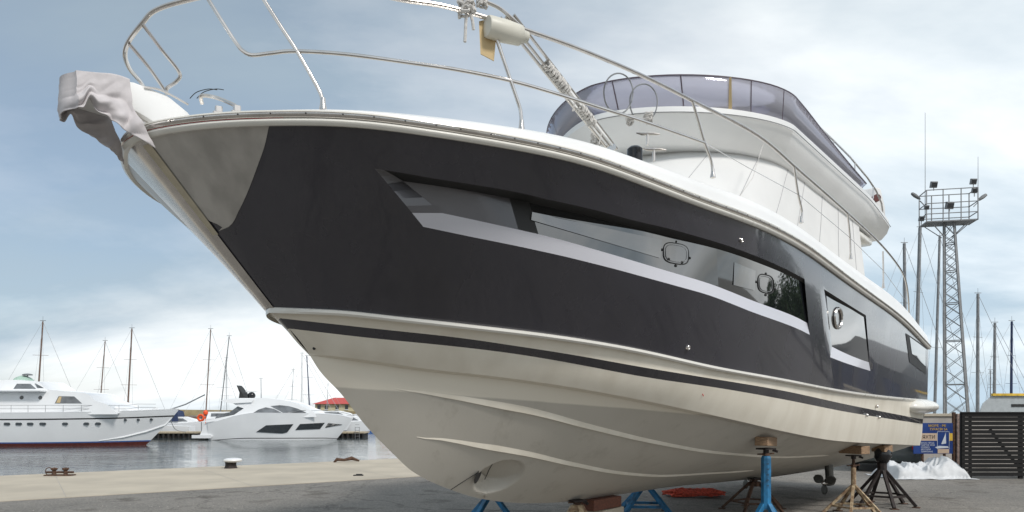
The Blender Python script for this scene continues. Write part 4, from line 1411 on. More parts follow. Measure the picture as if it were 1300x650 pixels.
mb = MB(); mb.box((pxx, py + .002, .82), (.195, .205, 1.63)); mb.build('mortar', M['wallconcrete'], pil)
mb = MB(); mb.box((pxx - .15, py - .03, .84), (.07, .07, 1.68)); tag(mb.build('fence_post', M['rust'], None, bevel=.004), 'dark rusty square post standing against the brick pillar', 'post')
sy = 19.0
def sp(u, v, d=0.0): return at(u, v, sy - d)
sg = empty('sign_board', sp(1190, 575) * 1.0, 'blue sign board with a white sailing yacht, yellow and white Cyrillic lettering', 'sign')
def rect(u0, v0, u1, v1, d, th, name, m, parent=sg):
    a = sp(u0, v1, d); b = sp(u1, v0, d)
    mb = MB(); mb.box(((a.x + b.x) / 2, sy - d + th / 2, (a.z + b.z) / 2), (abs(b.x - a.x), th, abs(b.z - a.z))); return mb.build(name, m, parent)
rect(1160, 537, 1209.6, 576, .0, .03, 'board', M['signblue'])
rect(1160, 550, 1190, 559.5, .004, .004, 'beige_panel', M['signbeige'])
rect(1205, 550, 1209.4, 559.5, .004, .004, 'yellow_panel', M['signyellow'])
rect(1190.5, 570, 1205, 575.5, .004, .004, 'photo_panel', M['signbeige'])
# thin frame round the yacht picture
mb = MB()
for (a, b) in (((1190, 548), (1205, 548)), ((1205, 548), (1205, 570)), ((1190, 548), (1190, 570))):
    mb.bar(sp(*a, .005), sp(*b, .005), .008, .008, up=(0, 1, 0))
mb.build('picture_frame', M['signwhite'], sg)
mb = MB()
mb.prism([sp(1200.6, 549, .006), sp(1201.2, 563, .006), sp(1195.5, 564, .006)], Vector((0, .004, 0)))
mb.prism([sp(1195, 563.5, .010), sp(1200.5, 550, .010), sp(1196, 563.8, .010)], Vector((0, .003, 0)))
mb.build('sail', M['signwhite'], sg)
mb = MB(); mb.prism([sp(1187, 568, .008), sp(1192, 566, .008), sp(1203.5, 566.5, .008), sp(1204.5, 568.5, .008), sp(1190, 569.4, .008)], Vector((0, .004, 0))); mb.build('yacht_hull', M['signwhite'], sg)
def text(s, u, v, hpx, m, name='lettering', sx=1.0, parent=sg, Y=None, d=.008):
    cu = bpy.data.curves.new('t', 'FONT'); cu.body = s; cu.size = hpx / 900 * sy * 1.38; cu.extrude = .001
    o = bpy.data.objects.new('t', cu); COL.objects.link(o)
    bpy.context.view_layer.update()
    me = bpy.data.meshes.new_from_object(o); bpy.data.objects.remove(o)
    ob = bpy.data.objects.new(name, me); COL.objects.link(ob); me.materials.clear(); me.materials.append(m)
    ob.parent = parent
    p = sp(u, v, d) - origin_of(parent)
    ob.rotation_euler = (PI / 2, 0, 0); ob.scale = (sx, 1, 1); ob.location = p
    return ob
text('МОРЕ · РЕ', 1178.5, 541.8, 2.9, M['signyellow'], sx=1.15)
text('ТУРАСІК SA', 1180, 546.3, 2.9, M['signyellow'], sx=.98)
text('ЯХТИ', 1171, 557, 4.6, M['rubber'], sx=.95)
for i, (s, l) in enumerate((('ВНОС ПРОД', 1), ('ЧАРТЕР РЕМ', 1), ('СЕРВИЗ', 1), ('МОТОРИ', 1), ('ЗИМУВАНЕ', 1))):
    text(s, 1169.2, 563.3 + i * 2.75, 2.0, M['signwhite'], sx=1.0)
mb = MB(); 
for u in (1172, 1200): mb.box((sp(u, 560).x, sy + .04, .55), (.05, .05, 1.1))
mb.build('sign_post', M['rust'], sg)

# half hidden vehicle under the stern
def car(loc, rz):
    root = empty('parked_car', (0, 0, 0), 'grey green parked car half hidden behind the stern stands', 'car')
    def L3(pts, y): return [Vector((x, y, z)) for x, z in pts]
    prof = [(-2.0, .32), (-2.08, .6), (-2.02, .88), (-1.75, .95), (-1.35, 1.36), (-.9, 1.47), (.15, 1.46), (.55, 1.36), (1.05, .95), (1.75, .84), (2.02, .68), (2.05, .36), (1.75, .22), (-1.7, .22)]
    mb = MB(); n = len(prof); P = []
    for y in (-.84, -.78, -.60, 0, .60, .78, .84):
        k = (abs(y) - .6) / .24 if abs(y) > .6 else 0
        P.append([Vector((x * (1 - .03 * k), y if z < .95 else y * (1 - .18 * (z - .95) / .5), z * (1 - .02 * k))) for x, z in prof])
    mb.grid([[r[i] for r in P] for i in range(n)], closed_u=True); mb.add(P[0], [tuple(range(n))]); mb.add(P[-1], [tuple(range(n))])
    mb.build('body', M['car'], root, smooth=True, sharp=35, bevel=.0)
    for s in (-1, 1):
        mb = MB(); mb.prism([(-1.30, s * .80, .98), (-1.15, s * .745, 1.32), (.2, s * .735, 1.34), (.75, s * .79, .98)], Vector((0, s * .012, 0))); mb.build('side_window', M['glass_dark'], root)
        mb = MB(); mb.prism([(-2.05, s * .62, .66), (-2.06, s * .82, .66), (-2.04, s * .82, .84), (-2.03, s * .62, .84)], (-.03, 0, 0)); mb.build('tail_light', M['redlens'], root)
        for x in (-1.3, 1.3):
            mb = MB(); mb.lathe([(.20, -.1), (.31, -.1), (.32, -.07), (.32, .07), (.31, .1), (.20, .1)], (x, s * .77, .32), n=24, M=Matrix.Rotation(PI / 2, 3, 'X')); w = mb.build('wheel', M['rubber'], root, smooth=True)
            mb = MB(); mb.lathe([(.03, .09), (.19, .07), (.2, .04)], (x, s * .80, .32), n=16, M=Matrix.Rotation(-s * PI / 2, 3, 'X')); mb.build('rim', M['galv'], w, smooth=True)
    mb = MB(); mb.prism([(-1.82, -.62, .97), (-1.82, .62, .97), (-1.42, .56, 1.33), (-1.42, -.56, 1.33)], (-.02, 0, .02)); mb.build('rear_window', M['glass_dark'], root)
    root.location = loc; root.rotation_euler = (0, 0, rz)
car(((1119 - 650) / 900 * 21.5, 21.5, 0), R(66))

# site cabin behind the fence
cy_ = 27.0
X0 = (1244 - 650) / 900 * cy_; X1 = (1400 - 650) / 900 * cy_
cb_ = empty('site_cabin', ((X0 + X1) / 2, cy_, 0), 'pale grey site cabin with a yellow roof edge behind the slat fence', 'cabin')
zt = 1.75 + 18 * cy_ / 900
mb = MB(); mb.prism([(X0, cy_, 0), (X1, cy_, 0), (X1, cy_, zt), (X0 + .45, cy_, zt), (X0 + .1, cy_, zt - .30), (X0, cy_, zt - .55)], (1.7, 2.4, 0)); mb.build('cabin_body', M['cabin_grey'], cb_, bevel=.03)
mb = MB(); mb.box(((X0 + .45 + X1) / 2, cy_ - .02, zt + .03), (X1 - X0 - .45, .12, .09)); mb.build('roof_edge', M['yellow'], cb_)
mb = MB(); mb.box(((X0 + X1) / 2 + .5, cy_ - .012, zt - .38), (X1 - X0 - 1.4, .02, .10)); mb.build('vent_strip', M['rubber'], cb_)

# ------------------------------------------------------------------ lattice lighting tower
def tower():
    Y = 48.0
    cx = (1205 - 650) / 900 * Y
    root = empty('lighting_tower', (cx, Y, -1 * 0), 'tall steel lattice tower with a railed floodlight platform', 'tower')
    zb, zt = 0.0, 1.75 + 236 * Y / 900
    wb, wt = 1.42, .58
    rot = Matrix.Rotation(R(-36), 3, 'Z')
    def cor(k, z):
        w = wb + (wt - wb) * (z - zb) / (zt - zb)
        a = [(-1, -1), (1, -1), (1, 1), (-1, 1)][k % 4]
        return Vector((cx + .55 * (1 - (z - zb) / (zt - zb)), Y, 0)) + rot @ Vector((a[0] * w / 2, a[1] * w / 2, 0)) + Vector((0, 0, z))
    for k in range(4):
        mb = MB(); mb.bar(cor(k, zb), cor(k, zt), .10, .10); mb.build('tower_leg', M['galv'], root)
    zs = [zb]; 
    while zs[-1] < zt - .5: zs.append(min(zt, zs[-1] + (wb + (wt - wb) * (zs[-1] - zb) / (zt - zb)) * .85))
    zs[-1] = zt
    for k in range(4):
        mb = MB()
        for i in range(len(zs) - 1):
            mb.bar(cor(k, zs[i]), cor(k + 1, zs[i + 1]), .035, .035); mb.bar(cor(k + 1, zs[i]), cor(k, zs[i + 1]), .035, .035)
            if i % 3 == 0: mb.bar(cor(k, zs[i]), cor(k + 1, zs[i]), .06, .06)
        mb.build('lattice', M['galv'], root)
    # platform
    L_, Wd = 3.1, 1.4
    r2 = Matrix.Rotation(R(-12), 3, 'Z')
    c = Vector((cx - .08, Y, zt))
    def pp(a, b, z): return c + r2 @ Vector((a * L_ / 2, b * Wd / 2, z))
    mb = MB()
    mb.add([pp(-1, -1, 0), pp(1, -1, 0), pp(1, 1, 0), pp(-1, 1, 0), pp(-1, -1, .08), pp(1, -1, .08), pp(1, 1, .08), pp(-1, 1, .08)],
           [(3, 2, 1, 0), (4, 5, 6, 7), (0, 1, 5, 4), (1, 2, 6, 5), (2, 3, 7, 6), (3, 0, 4, 7)]); mb.build('platform_floor', M['galv'], root)
    for z in (.55, 1.25, 2.15):
        mb = MB()
        for (a, b, c2, d2) in ((-1, -1, 1, -1), (1, -1, 1, 1), (1, 1, -1, 1), (-1, 1, -1, -1)): mb.bar(pp(a, b, z), pp(c2, d2, z), .05, .05)
        mb.build('platform_rail', M['galv'], root)
    mb = MB()
    for a, b in ((-1, -1), (-.35, -1), (.35, -1), (1, -1), (1, 1), (.2, 1), (-.5, 1), (-1, 1)): mb.bar(pp(a, b, 0), pp(a, b, 2.15), .05, .05)
    mb.build('rail_uprights', M['galv'], root)
    for a in (-1, 1):
        for b in (-1, 1):
            mb = MB(); mb.bar(pp(a * .8, b * .9, 0), pp(a * .2, b * .3, -.9), .05, .05); mb.build('platform_brace', M['galv'], root)
    def flood(p, s=.34, tilt=.3):
        mb = MB(); mb.box(p, (s, s * .55, s), M=Matrix.Rotation(tilt, 4, 'X')); f = mb.build('floodlight', M['galv'], root, bevel=.03)
        mb = MB(); mb.box(p + Vector((0, -s * .29, -.04)), (s * .85, .02, s * .6), M=Matrix.Rotation(tilt, 4, 'X')); mb.build('lamp_glass', M['glass_dark'], f)
        mb = MB(); mb.bar(p, p - Vector((0, 0, .4)), .04, .04); mb.build('bracket', M['galv'], f)
    flood(pp(-.72, -1, 2.5), .42); flood(pp(.82, -1, 2.55), .38); flood(pp(1, -.2, 2.1), .34); flood(pp(-.1, -1, 1.05), .48); flood(pp(-1, -1, 1.0), .3); flood(pp(-1, .4, .5), .34)
    for a, zz, dx in ((-1.06, 1.75, -1), (1.12, 1.45, 1)):
        mb = MB(); p = pp(a, 0, zz)
        Mx = Matrix.Rotation(dx * R(55), 3, 'Y')
        mb.lathe([(.03, -.35), (.10, -.2), (.13, .1), (.10, .35), (.02, .42)], p + Vector((dx * .35, 0, .2)), n=10, M=Mx); sl_ = mb.build('street_light_head', M['galv'], root, smooth=True)
        mb = MB(); mb.bar(p + Vector((dx * .1, 0, -.1)), p + Vector((-dx * .2, 0, -.4)), .05, .05); mb.build('bracket', M['galv'], sl_)
    for a, h in ((-1.04, 5.2), (1.02, 2.0)):
        mb = MB(); mb.tube([pp(a, -.9, .3), pp(a, -.9, 2.2), pp(a, -.9, 2.2 + h)], [.025, .02, .012], n=5); mb.build('whip_antenna', M['galv'], root)
tower()

# ------------------------------------------------------------------ hulls afloat
def hull_grid(x0, x1, yc, beam, zs, z0=-1.0, rake=2.0, side_rows=8, tumble=.82, n=44, sharpness=2.6, stern=.88, draft=.35, flip=1):
    """x0 stern, x1 bow tip at the sheer; zs(s) sheer height; returns P[row][station] for both sides"""
    def pt(s, h, sd):
        ztop = zs(s)
        z = (z0 - draft) + (ztop - z0 + draft) * h
        hh = max(0.0, (z - z0) / (ztop - z0)) if ztop > z0 else 0
        xb = x1 - (x1 - x0) / abs(x1 - x0) * rake * max(0.0, 1 - hh) ** 1.1
        x = x0 + (xb - x0) * s
        k = max(0.0, 1 - max(0.0, (s - .45) / .55) ** sharpness)
        w = beam / 2 * k * (stern + (1 - stern) * min(1, s / .4)) * (tumble + (1 - tumble) * hh ** .8)
        return Vector((x, yc + sd * w, z))
    return pt
def hull_obj(pt, bands, parent, n=44, rows=10):
    """bands: list of (h0,h1,name,material)"""
    for (h0, h1, name, m) in bands:
        for_rows = max(1, int(rows * (h1 - h0) + .5))
        mb = MB()
        for sd in (-1, 1):
            P = [[pt(i / n, h0 + (h1 - h0) * j / for_rows, sd) for j in range(for_rows + 1)] for i in range(n + 1)]
            mb.grid(P)
        st = [[pt(0, h0 + (h1 - h0) * j / for_rows, k) for j in range(for_rows + 1)] for k in (-1, 0, 1)]
        mb.grid(st)
        mb.build(name, m, parent, smooth=True, sharp=35, weld=.001)
def deck_obj(pt, parent, m, n=44, dz_=-.05):
    mb = MB(); P = []
    for i in range(n + 1):
        a = pt(i / n, 1, -1); b = pt(i / n, 1, 1)
        P.append([a * (1 - k / 4) + b * (k / 4) + Vector((0, 0, dz_ + .06 * math.sin(PI * k / 4))) for k in range(5)])
    mb.grid(P); return mb.build('deck', m, parent, smooth=True)
def house(profile, yc, w0, w1, name, m, parent, bevel=.06):
    """side profile (x,z) lofted across: full width w0 at the foot, w1 at the top"""
    zs_ = [p[1] for p in profile]; za, zb = min(zs_), max(zs_)
    mb = MB(); rows_ = []
    for sd in (-1, 1):
        rows_.append([Vector((x, yc + sd * (w0 + (w1 - w0) * ((z - za) / (zb - za))) / 2, z)) for x, z in profile])
    n = len(profile)
    mb.add(rows_[0] + rows_[1], [tuple(range(n)), tuple(range(2 * n - 1, n - 1, -1))] + [(i, (i + 1) % n, n + (i + 1) % n, n + i) for i in range(n)])
    o = mb.build(name, m, parent, bevel=bevel, smooth=True, sharp=40)
    def yside(z, off=.0): return yc - (w0 + (w1 - w0) * ((z - za) / (zb - za))) / 2 - off
    return o, yside
def pane(poly, yside, name, m, parent, off=.02, th=.03):
    return MB().prism([Vector((x, yside(z, off), z)) for x, z in poly], (0, th, 0)).build(name, m, parent)
def rrect(cx, cz, w, h, k=.35, n=5):
    pts = []
    r = min(w, h) * k
    for (sx, sz, a0) in ((1, 1, 0), (-1, 1, 90), (-1, -1, 180), (1, -1, 270)):
        for i in range(n + 1):
            a = R(a0 + 90 * i / n)
            pts.append((cx + sx * (w / 2 - r) + r * math.cos(a), cz + sz * (h / 2 - r) + r * math.sin(a)))
    return pts

# ---- classic white motor yacht on the left
YN = 52.0; k_ = YN / 900
def X(u, Y=YN): return (u - 650) / 900 * Y
def Z(v, Y=YN): return H + (520 - v) * Y / 900
yacht = empty('moored_motor_yacht', (X(60), YN + 2.7, -1), 'long classic white motor yacht with a red waterline moored at left', 'motor yacht')
zsh = P2([(0, Z(524)), (.5, Z(523.5)), (.8, Z(522)), (1, Z(518.5))])
pt = hull_grid(X(-170), X(228, YN + 2.7), YN + 2.7, 5.6, zsh, rake=2.6, sharpness=2.3)
hull_obj(pt, [(0, .205, 'red_boot_band', M['redpaint']), (.205, .235, 'blue_waterline', M['bluepaint']), (.235, .80, 'hull', M['boat_white']), (.80, .835, 'black_rubbing_strip', M['rubber']), (.835, 1.0, 'bulwark', M['boat_white'])], yacht, n=70, rows=24)
deck_obj(pt, yacht, M['boat_white'], n=70)
def hull_side(pt_, x, h, off=.02):
    # y of the near side at x
    lo, hi = 0.0, 1.0
    for _ in range(30):
        m = (lo + hi) / 2
        if pt_(m, h, -1).x < x: lo = m
        else: hi = m
    return pt_(lo, h, -1)
for u, w in ((-35, 8), (-20, 8), (-6, 8), (8.5, 8), (23, 8), (37, 8), (52, 8), (78, 7), (102, 7), (115, 7)):
    p = hull_side(pt, X(u), .715)
    MB().prism([Vector((x, p.y - .03, z)) for x, z in rrect(X(u), Z(538.2), w * k_, 3.4 * k_, .48)], (0, .12, 0)).build('hull_window', M['glass_dark'], yacht)
for u, v in ((146, 533.5), (160, 533.3), (174, 533)):
    p = hull_side(pt, X(u), .80)
    MB().prism([Vector((x, p.y - .03, z)) for x, z in rrect(X(u), Z(v), 3.2 * k_, 3.2 * k_, .5)], (0, .3, 0)).build('hull_porthole', M['glass_dark'], yacht)
prof = [(X(-150), Z(526)), (X(142), Z(525)), (X(128), Z(514)), (X(112), Z(509)), (X(104), Z(501.5)), (X(98), Z(499.5)), (X(50), Z(495)), (X(-150), Z(495))]
hs, ys = house(prof, YN + 2.7, 4.3, 3.7, 'deckhouse', M['boat_white'], yacht)
pane([(X(62), Z(512)), (X(66), Z(502.5)), (X(86), Z(503)), (X(97), Z(512))], ys, 'side_window', M['glassgrey'], yacht)
pane([(X(64), Z(511.3)), (X(67), Z(503.2)), (X(70), Z(503.2)), (X(69), Z(511.3))], ys, 'curtain', M['cardboard'], yacht, off=.045)
for u in (18.5, 42.5, -20, -45):
    pane(rrect(X(u), Z(504.5), 5 * k_, 5 * k_, .5), ys, 'round_window', M['glass_dark'], yacht)
prof = [(X(-60), Z(497)), (X(50), Z(496)), (X(34), Z(484)), (X(10), Z(482.5)), (X(-60), Z(482.5))]
wh, yw = house(prof, YN + 2.7, 3.6, 3.1, 'wheelhouse', M['boat_white'], yacht)
pane([(X(5.5), Z(493)), (X(8.5), Z(486.5)), (X(26), Z(486.5)), (X(34.5), Z(493))], yw, 'wheelhouse_window', M['glassgrey'], yacht)
pane([(X(36), Z(492)), (X(31.5), Z(486.2)), (X(33), Z(486.2)), (X(44.5), Z(492))], yw, 'wheelhouse_window', M['glassgrey'], yacht)
mb = MB(); mb.box((X(-10), YN + 2.7, Z(496)), (120 * k_, 5.2, .12)); mb.build('boat_deck', M['boat_white'], yacht, bevel=.03)
for v in (514.5, 519):
    mb = MB(); mb.tube([Vector((X(u), hull_side(pt, X(u), 1).y + .1, Z(v) + (.1 if u > 150 else 0))) for u in range(-80, 182, 10)], .014, n=5); mb.build('deck_rail', M['galv'], yacht)
for u in range(-70, 182, 21):
    mb = MB(); y = hull_side(pt, X(u), 1).y + .1; mb.tube([(X(u), y, Z(524)), (X(u), y, Z(514.5))], .014, n=5); mb.build('rail_post', M['galv'], yacht)
mb = MB(); mb.tube([hull_side(pt, X(u), h) + Vector((0, -.02, 0)) for u, h in ((112, .25), (140, .33), (165, .45), (190, .60), (212, .76))], [.02, .06, .07, .07, .03], n=6); mb.build('spray_rail', M['boat_white'], yacht, smooth=True)
# bow boom, covers and mast stump
mb = MB(); mb.tube([(X(190), YN + 2.7, Z(521)), (X(214), YN + 2.7, Z(513)), (X(240), YN + 2.7, Z(500))], .05, n=6); mb.build('bow_boom', M['mast'], yacht)
mb = MB(); mb.tube(smooth_path([Vector((X(214, YN + 2.7), YN + 2.7, Z(524))), Vector(((222 - 650) / 900 * 61, 61, .1)), Vector(((236 - 650) / 900 * 68.4, 68.4, -.38))]), .03, n=5)
tag(mb.build('mooring_line', M['rope'], None), 'pale mooring line slanting from the white yacht bow to the dark dock', 'mooring line')
mb = MB()
P = []
for i in range(9):
    th = PI / 2 * i / 8
    P.append([Vector((X(-2) + 9 * k_ * math.cos(th) * math.cos(ph), YN + 2.7 + 1.0 * math.cos(th) * math.sin(ph), Z(483) + 8 * k_ * math.sin(th) * (1 + .15 * nz(ph, th, 1)))) for ph in [2 * PI * q / 16 for q in range(17)]])
mb.grid(P); mb.build('green_cover', mat('pale_green_cover', (.36, .50, .42), rough=.8), yacht, smooth=True)
mb = MB(); mb.lathe([(.02, 0), (.34, .02), (.36, .08), (.2, .14), (.02, .16)], (X(3), YN + 2.7, Z(474.5)), n=16); mb.tube([(X(3), YN + 2.7, Z(484)), (X(3), YN + 2.7, Z(474.5))], .05, n=6); mb.build('radar', M['galv'], yacht, smooth=True)
for u in (150, 163, 176):
    mb = MB(); mb.box((X(u), YN + 2.7, Z(521)), (.5, .7, .28)); mb.build('deck_locker', M['boat_white'], yacht, bevel=.05)
mb = MB(); mb.prism([(X(118), YN + 1.6, Z(523)), (X(150), YN + 1.6, Z(523)), (X(141), YN + 1.6, Z(516.5)), (X(124), YN + 1.6, Z(515))], (0, 2.2, 0)); mb.build('coach_roof', M['boat_white'], yacht, bevel=.08, smooth=True, sharp=40)

# ---- sports cruiser
YC = 63.5; kc = YC / 900
def XC(u): return (u - 650) / 900 * YC
def ZC(v): return H + (520 - v) * YC / 900
cr_ = empty('moored_sports_cruiser', (XC(345), YC + 2.2, -1), 'white modern sports cruiser with sweeping black hull windows moored stern in', 'motor yacht')
zc_ = P2([(0, ZC(538)), (.12, ZC(532)), (.22, ZC(527)), (.35, ZC(524)), (.7, ZC(524.5)), (.9, ZC(526.5)), (1, ZC(531))])
ptc = hull_grid(XC(261), (448 - 650) / 900 * (YC + 2.3), YC + 2.3, 4.4, zc_, z0=-1.1, rake=1.6, sharpness=2.4, tumble=.86)
hull_obj(ptc, [(0, .155, 'black_boot_band', M['rubber']), (.155, .20, 'white_line', M['boat_white']), (.20, .225, 'black_chine_line', M['rubber']), (.225, 1, 'hull', M['boat_white'])], cr_, n=60, rows=22)
deck_obj(ptc, cr_, M['boat_white'], n=60)
def hull_decal(pts_, name, ptx, parent, m, h=.6, n=8):
    poly = []
    for i in range(len(pts_)):
        a = pts_[i]; b = pts_[(i + 1) % len(pts_)]
        for k in range(n):
            s_ = k / n; u = a[0] + (b[0] - a[0]) * s_; v = a[1] + (b[1] - a[1]) * s_
            poly.append((u, v))
    # strip between upper and lower edges sampled along x
    us = [p[0] for p in poly]; u0, u1 = min(us), max(us)
    def edge_at(u):
        vs_ = []
        for i in range(len(pts_)):
            a = pts_[i]; b = pts_[(i + 1) % len(pts_)]
            if (a[0] - u) * (b[0] - u) <= 0 and abs(a[0] - b[0]) > 1e-6: vs_.append(a[1] + (b[1] - a[1]) * (u - a[0]) / (b[0] - a[0]))
        return (min(vs_), max(vs_)) if vs_ else None
    P = []
    for i in range(41):
        u = u0 + .01 + (u1 - u0 - .02) * i / 40
        e = edge_at(u)
        if not e: continue
        col_ = []
        for v in e:
            z = ZC(v); x = XC(u)
            zt_ = ptx(.5, 1, -1).z
            s_ = (x - ptx(0, .6, -1).x) / (ptx(1, .6, -1).x - ptx(0, .6, -1).x)
            ztop = zc_(min(1, max(0, s_))); hh = (z - (-1.1 - .35)) / (ztop + 1.1 + .35)
            p = hull_side(ptx, x, min(1, max(0, hh)))
            col_.append(Vector((x, p.y - .03, z)))
        P.append(col_)
    mb = MB(); mb.grid(P); return mb.build(name, m, parent, solid=.03)
hull_decal([(324, 548.5), (337, 540), (371, 538.5), (363, 549), (357, 550.5)], 'hull_window', ptc, cr_, M['glass_dark'])
hull_decal([(373, 546), (379, 538.5), (408, 537), (402, 545)], 'hull_window', ptc, cr_, M['glass_dark'])
hull_decal([(408, 543.5), (412, 537.5), (428, 539.5)], 'hull_window', ptc, cr_, M['glass_dark'])
prof = [(XC(266), ZC(534)), (XC(398), ZC(528)), (XC(396), ZC(525)), (XC(392), ZC(522)), (XC(385), ZC(519.5)), (XC(372), ZC(513)), (XC(355), ZC(509)), (XC(330), ZC(506.5)), (XC(300), ZC(506.5)), (XC(289), ZC(509)), (XC(300), ZC(515)), (XC(309), ZC(518)), (XC(295), ZC(528))]
sh, yh = house(prof, YC + 2.3, 3.9, 2.9, 'superstructure', M['boat_white'], cr_, bevel=.10)
pane([(XC(316), ZC(526)), (XC(325), ZC(520)), (XC(334), ZC(517)), (XC(345), ZC(519)), (XC(359), ZC(526)), (XC(345), ZC(529)), (XC(328), ZC(528.5))], yh, 'side_window', M['glassgrey'], cr_)
pane([(XC(340), ZC(515.5)), (XC(352), ZC(514.3)), (XC(364), ZC(515.5)), (XC(376), ZC(519)), (XC(387), ZC(524)), (XC(378), ZC(527)), (XC(363), ZC(527.5)), (XC(352), ZC(521.5))], yh, 'windscreen', M['glassgrey'], cr_)
prof = [(XC(279), ZC(508.5)), (XC(292), ZC(506.5)), (XC(318), ZC(507)), (XC(316), ZC(510)), (XC(290), ZC(511.5))]
house(prof, YC + 2.3, 3.4, 3.2, 'hardtop', M['boat_white'], cr_, bevel=.05)
mb = MB(); mb.prism([(XC(291), YC + 1.6, ZC(488)), (XC(294), YC + 1.6, ZC(491)), (XC(299), YC + 1.6, ZC(498)), (XC(303), YC + 1.6, ZC(506)), (XC(294), YC + 1.6, ZC(506)), (XC(295), YC + 1.6, ZC(498))], (0, 1.3, 0)); mb.build('black_fin', M['rubber'], cr_, bevel=.05)
P = []
for i in range(11):
    th = PI * i / 10 - PI / 2
    P.append([Vector((XC(309) + 5.0 * kc * math.cos(th) * math.cos(ph), YC + 2.0 + .35 * math.cos(th) * math.sin(ph), ZC(501.5) + 4.6 * kc * math.sin(th))) for ph in [2 * PI * q / 18 for q in range(19)]])
mb = MB(); mb.grid(P); mb.build('satellite_dome', M['black'], cr_, smooth=True)
mb = MB(); mb.box((XC(300), YC + 2.3, ZC(505)), (9 * kc, .9, 3.2 * kc)); mb.build('dome_base', M['rubber'], cr_, bevel=.05)
mb = MB(); mb.box((XC(308), YC + 2.3, ZC(496.5)), (14 * kc, .5, .07)); mb.build('radar_bar', M['white'], cr_)
prof = [(XC(242), ZC(556)), (XC(266), ZC(556)), (XC(266), ZC(553)), (XC(242), ZC(553))]
house(prof, YC + 2.3, 4.0, 4.0, 'bathing_platform', M['boat_white'], cr_, bevel=.04)
prof = [(XC(252), ZC(553)), (XC(266), ZC(553)), (XC(270), ZC(533)), (XC(262), ZC(534)), (XC(257), ZC(541))]
house(prof, YC + 2.3, 3.6, 3.5, 'stern_steps', M['boat_white'], cr_, bevel=.1)
prof = [(XC(268), ZC(533)), (XC(300), ZC(530)), (XC(309), ZC(517)), (XC(303), ZC(512)), (XC(287), ZC(524)), (XC(272), ZC(527))]
house(prof, YC + 2.3, 3.0, 2.8, 'cockpit_screen', M['glassgrey'], cr_, bevel=.05)
for sgn in (-1,):
    mb = MB(); mb.tube([Vector((XC(u), hull_side(ptc, XC(u), 1).y + .15, ZC(v))) for u, v in ((360, 525), (380, 521), (405, 521), (430, 524), (442, 528))], .02, n=5); mb.build('bow_rail', M['stainless'], cr_)

# ---- bollards and quay gear
def on_quay(u, v): return gp(u, v, .012)
c = on_quay(293, 594.3)
bo = empty('bollard', c, 'white topped mushroom bollard at the edge of the quay', 'bollard')
mb = MB(); mb.lathe([(.19, 0), (.17, .03), (.155, .10), (.16, .19)], c, n=20); mb.build('drum', M['blackrust'], bo, smooth=True)
mb = MB(); mb.lathe([(.16, .18), (.24, .20), (.265, .235), (.25, .27), (.16, .295), (.02, .305)], c + Vector((.06, 0, 0)), n=24); mb.build('cap', M['white'], bo, smooth=True, sharp=50)
c = on_quay(76, 603.8)
cl = empty('mooring_cleat', c, 'rusty double horned mooring cleat with an iron ring on the quay edge', 'cleat')
mb = MB()
mb.box(c + Vector((0, 0, .015)), (.72, .22, .03)); mb.build('base_plate', M['rust'], cl)
for dx in (-.15, .15):
    mb = MB(); mb.lathe([(.07, .02), (.045, .06), (.045, .13), (.085, .17), (.08, .20), (.02, .215)], c + Vector((dx, 0, 0)), n=14); mb.build('horn', M['rust'], cl, smooth=True)
mb = MB(); mb.tube([c + Vector((-.36, 0, .09)), c + Vector((.36, 0, .09))], .028, n=8); mb.build('cross_bar', M['rust'], cl)
mb = MB(); mb.tube([c + Vector((-.28 + .10 * math.cos(a), .0, .11 + .10 * math.sin(a))) for a in [2 * PI * k / 20 for k in range(20)]], .012, n=6, closed=True); mb.build('ring', M['rust'], cl, smooth=True)
a = on_quay(424, 587); b = on_quay(456, 586)
mb = MB(); mb.tube([a, a + Vector((.1, 0, .10)), a * .6 + b * .4 + Vector((0, 0, .07)), a * .3 + b * .7 + Vector((0, 0, .12)), b + Vector((0, 0, .03))], [.03, .06, .045, .07, .03], n=8)
tag(mb.build('driftwood', M['rust'], None, smooth=True), 'dark driftwood log lying along the quay edge near the bow', 'log')
c = gp(455, 604.5)
mb = MB(); mb.box(c + Vector((0, 0, .02)), (.26, .10, .035), rz=.1); mb.box(c + Vector((.02, .01, .048)), (.16, .06, .02), rz=-.1); tag(mb.build('rubber_pad', M['rubber'], None, bevel=.006), 'small black rubber pad lying on the asphalt by the quay strip', 'rubber pad')

# ---- dark timber dock behind
YD = 68.5
def XD(u, Y=YD): return (u - 650) / 900 * Y
dk = empty('timber_dock', (XD(330), YD, -1), 'low dark timber dock with a pale deck behind the moored boats', 'dock')
zd = H + (520 - 548.5) * YD / 900
mb = MB(); mb.box(((XD(150) + XD(463)) / 2, YD + 1.2, zd - .06), (XD(463) - XD(150), 2.4, .14)); mb.build('dock_deck', M['deckwood'], dk)
mb = MB(); mb.box(((XD(150) + XD(461)) / 2, YD + 1.25, (zd - .14 - 1.3) / 2), (XD(461) - XD(150), 2.1, zd - .14 + 1.3)); mb.build('dock_wall', M['darkpile'], dk)
i = 0
u = 155
while u < 462:
    mb = MB(); mb.lathe([(.14, -1.6), (.13, zd - .12)], (XD(u), YD + .06, 0), n=8); mb.build('pile', M['darkpile'], dk, smooth=True, sharp=50)
    u += 6.5
# ladder
ld = empty('dock_ladder', (XD(454), YD, -1), 'thin steel ladder on the end of the timber dock', 'ladder')
mb = MB()
for dx in (-.2, .2): mb.bar((XD(454) + dx, YD - .16, -1.3), (XD(454) + dx, YD - .16, zd + .5), .04, .04)
mb.build('stile', M['galv'], ld)
mb = MB()
for k in range(6): mb.bar((XD(454) - .2, YD - .16, -1.1 + k * .28), (XD(454) + .2, YD - .16, -1.1 + k * .28), .03, .03)
mb.build('rungs', M['galv'], ld)

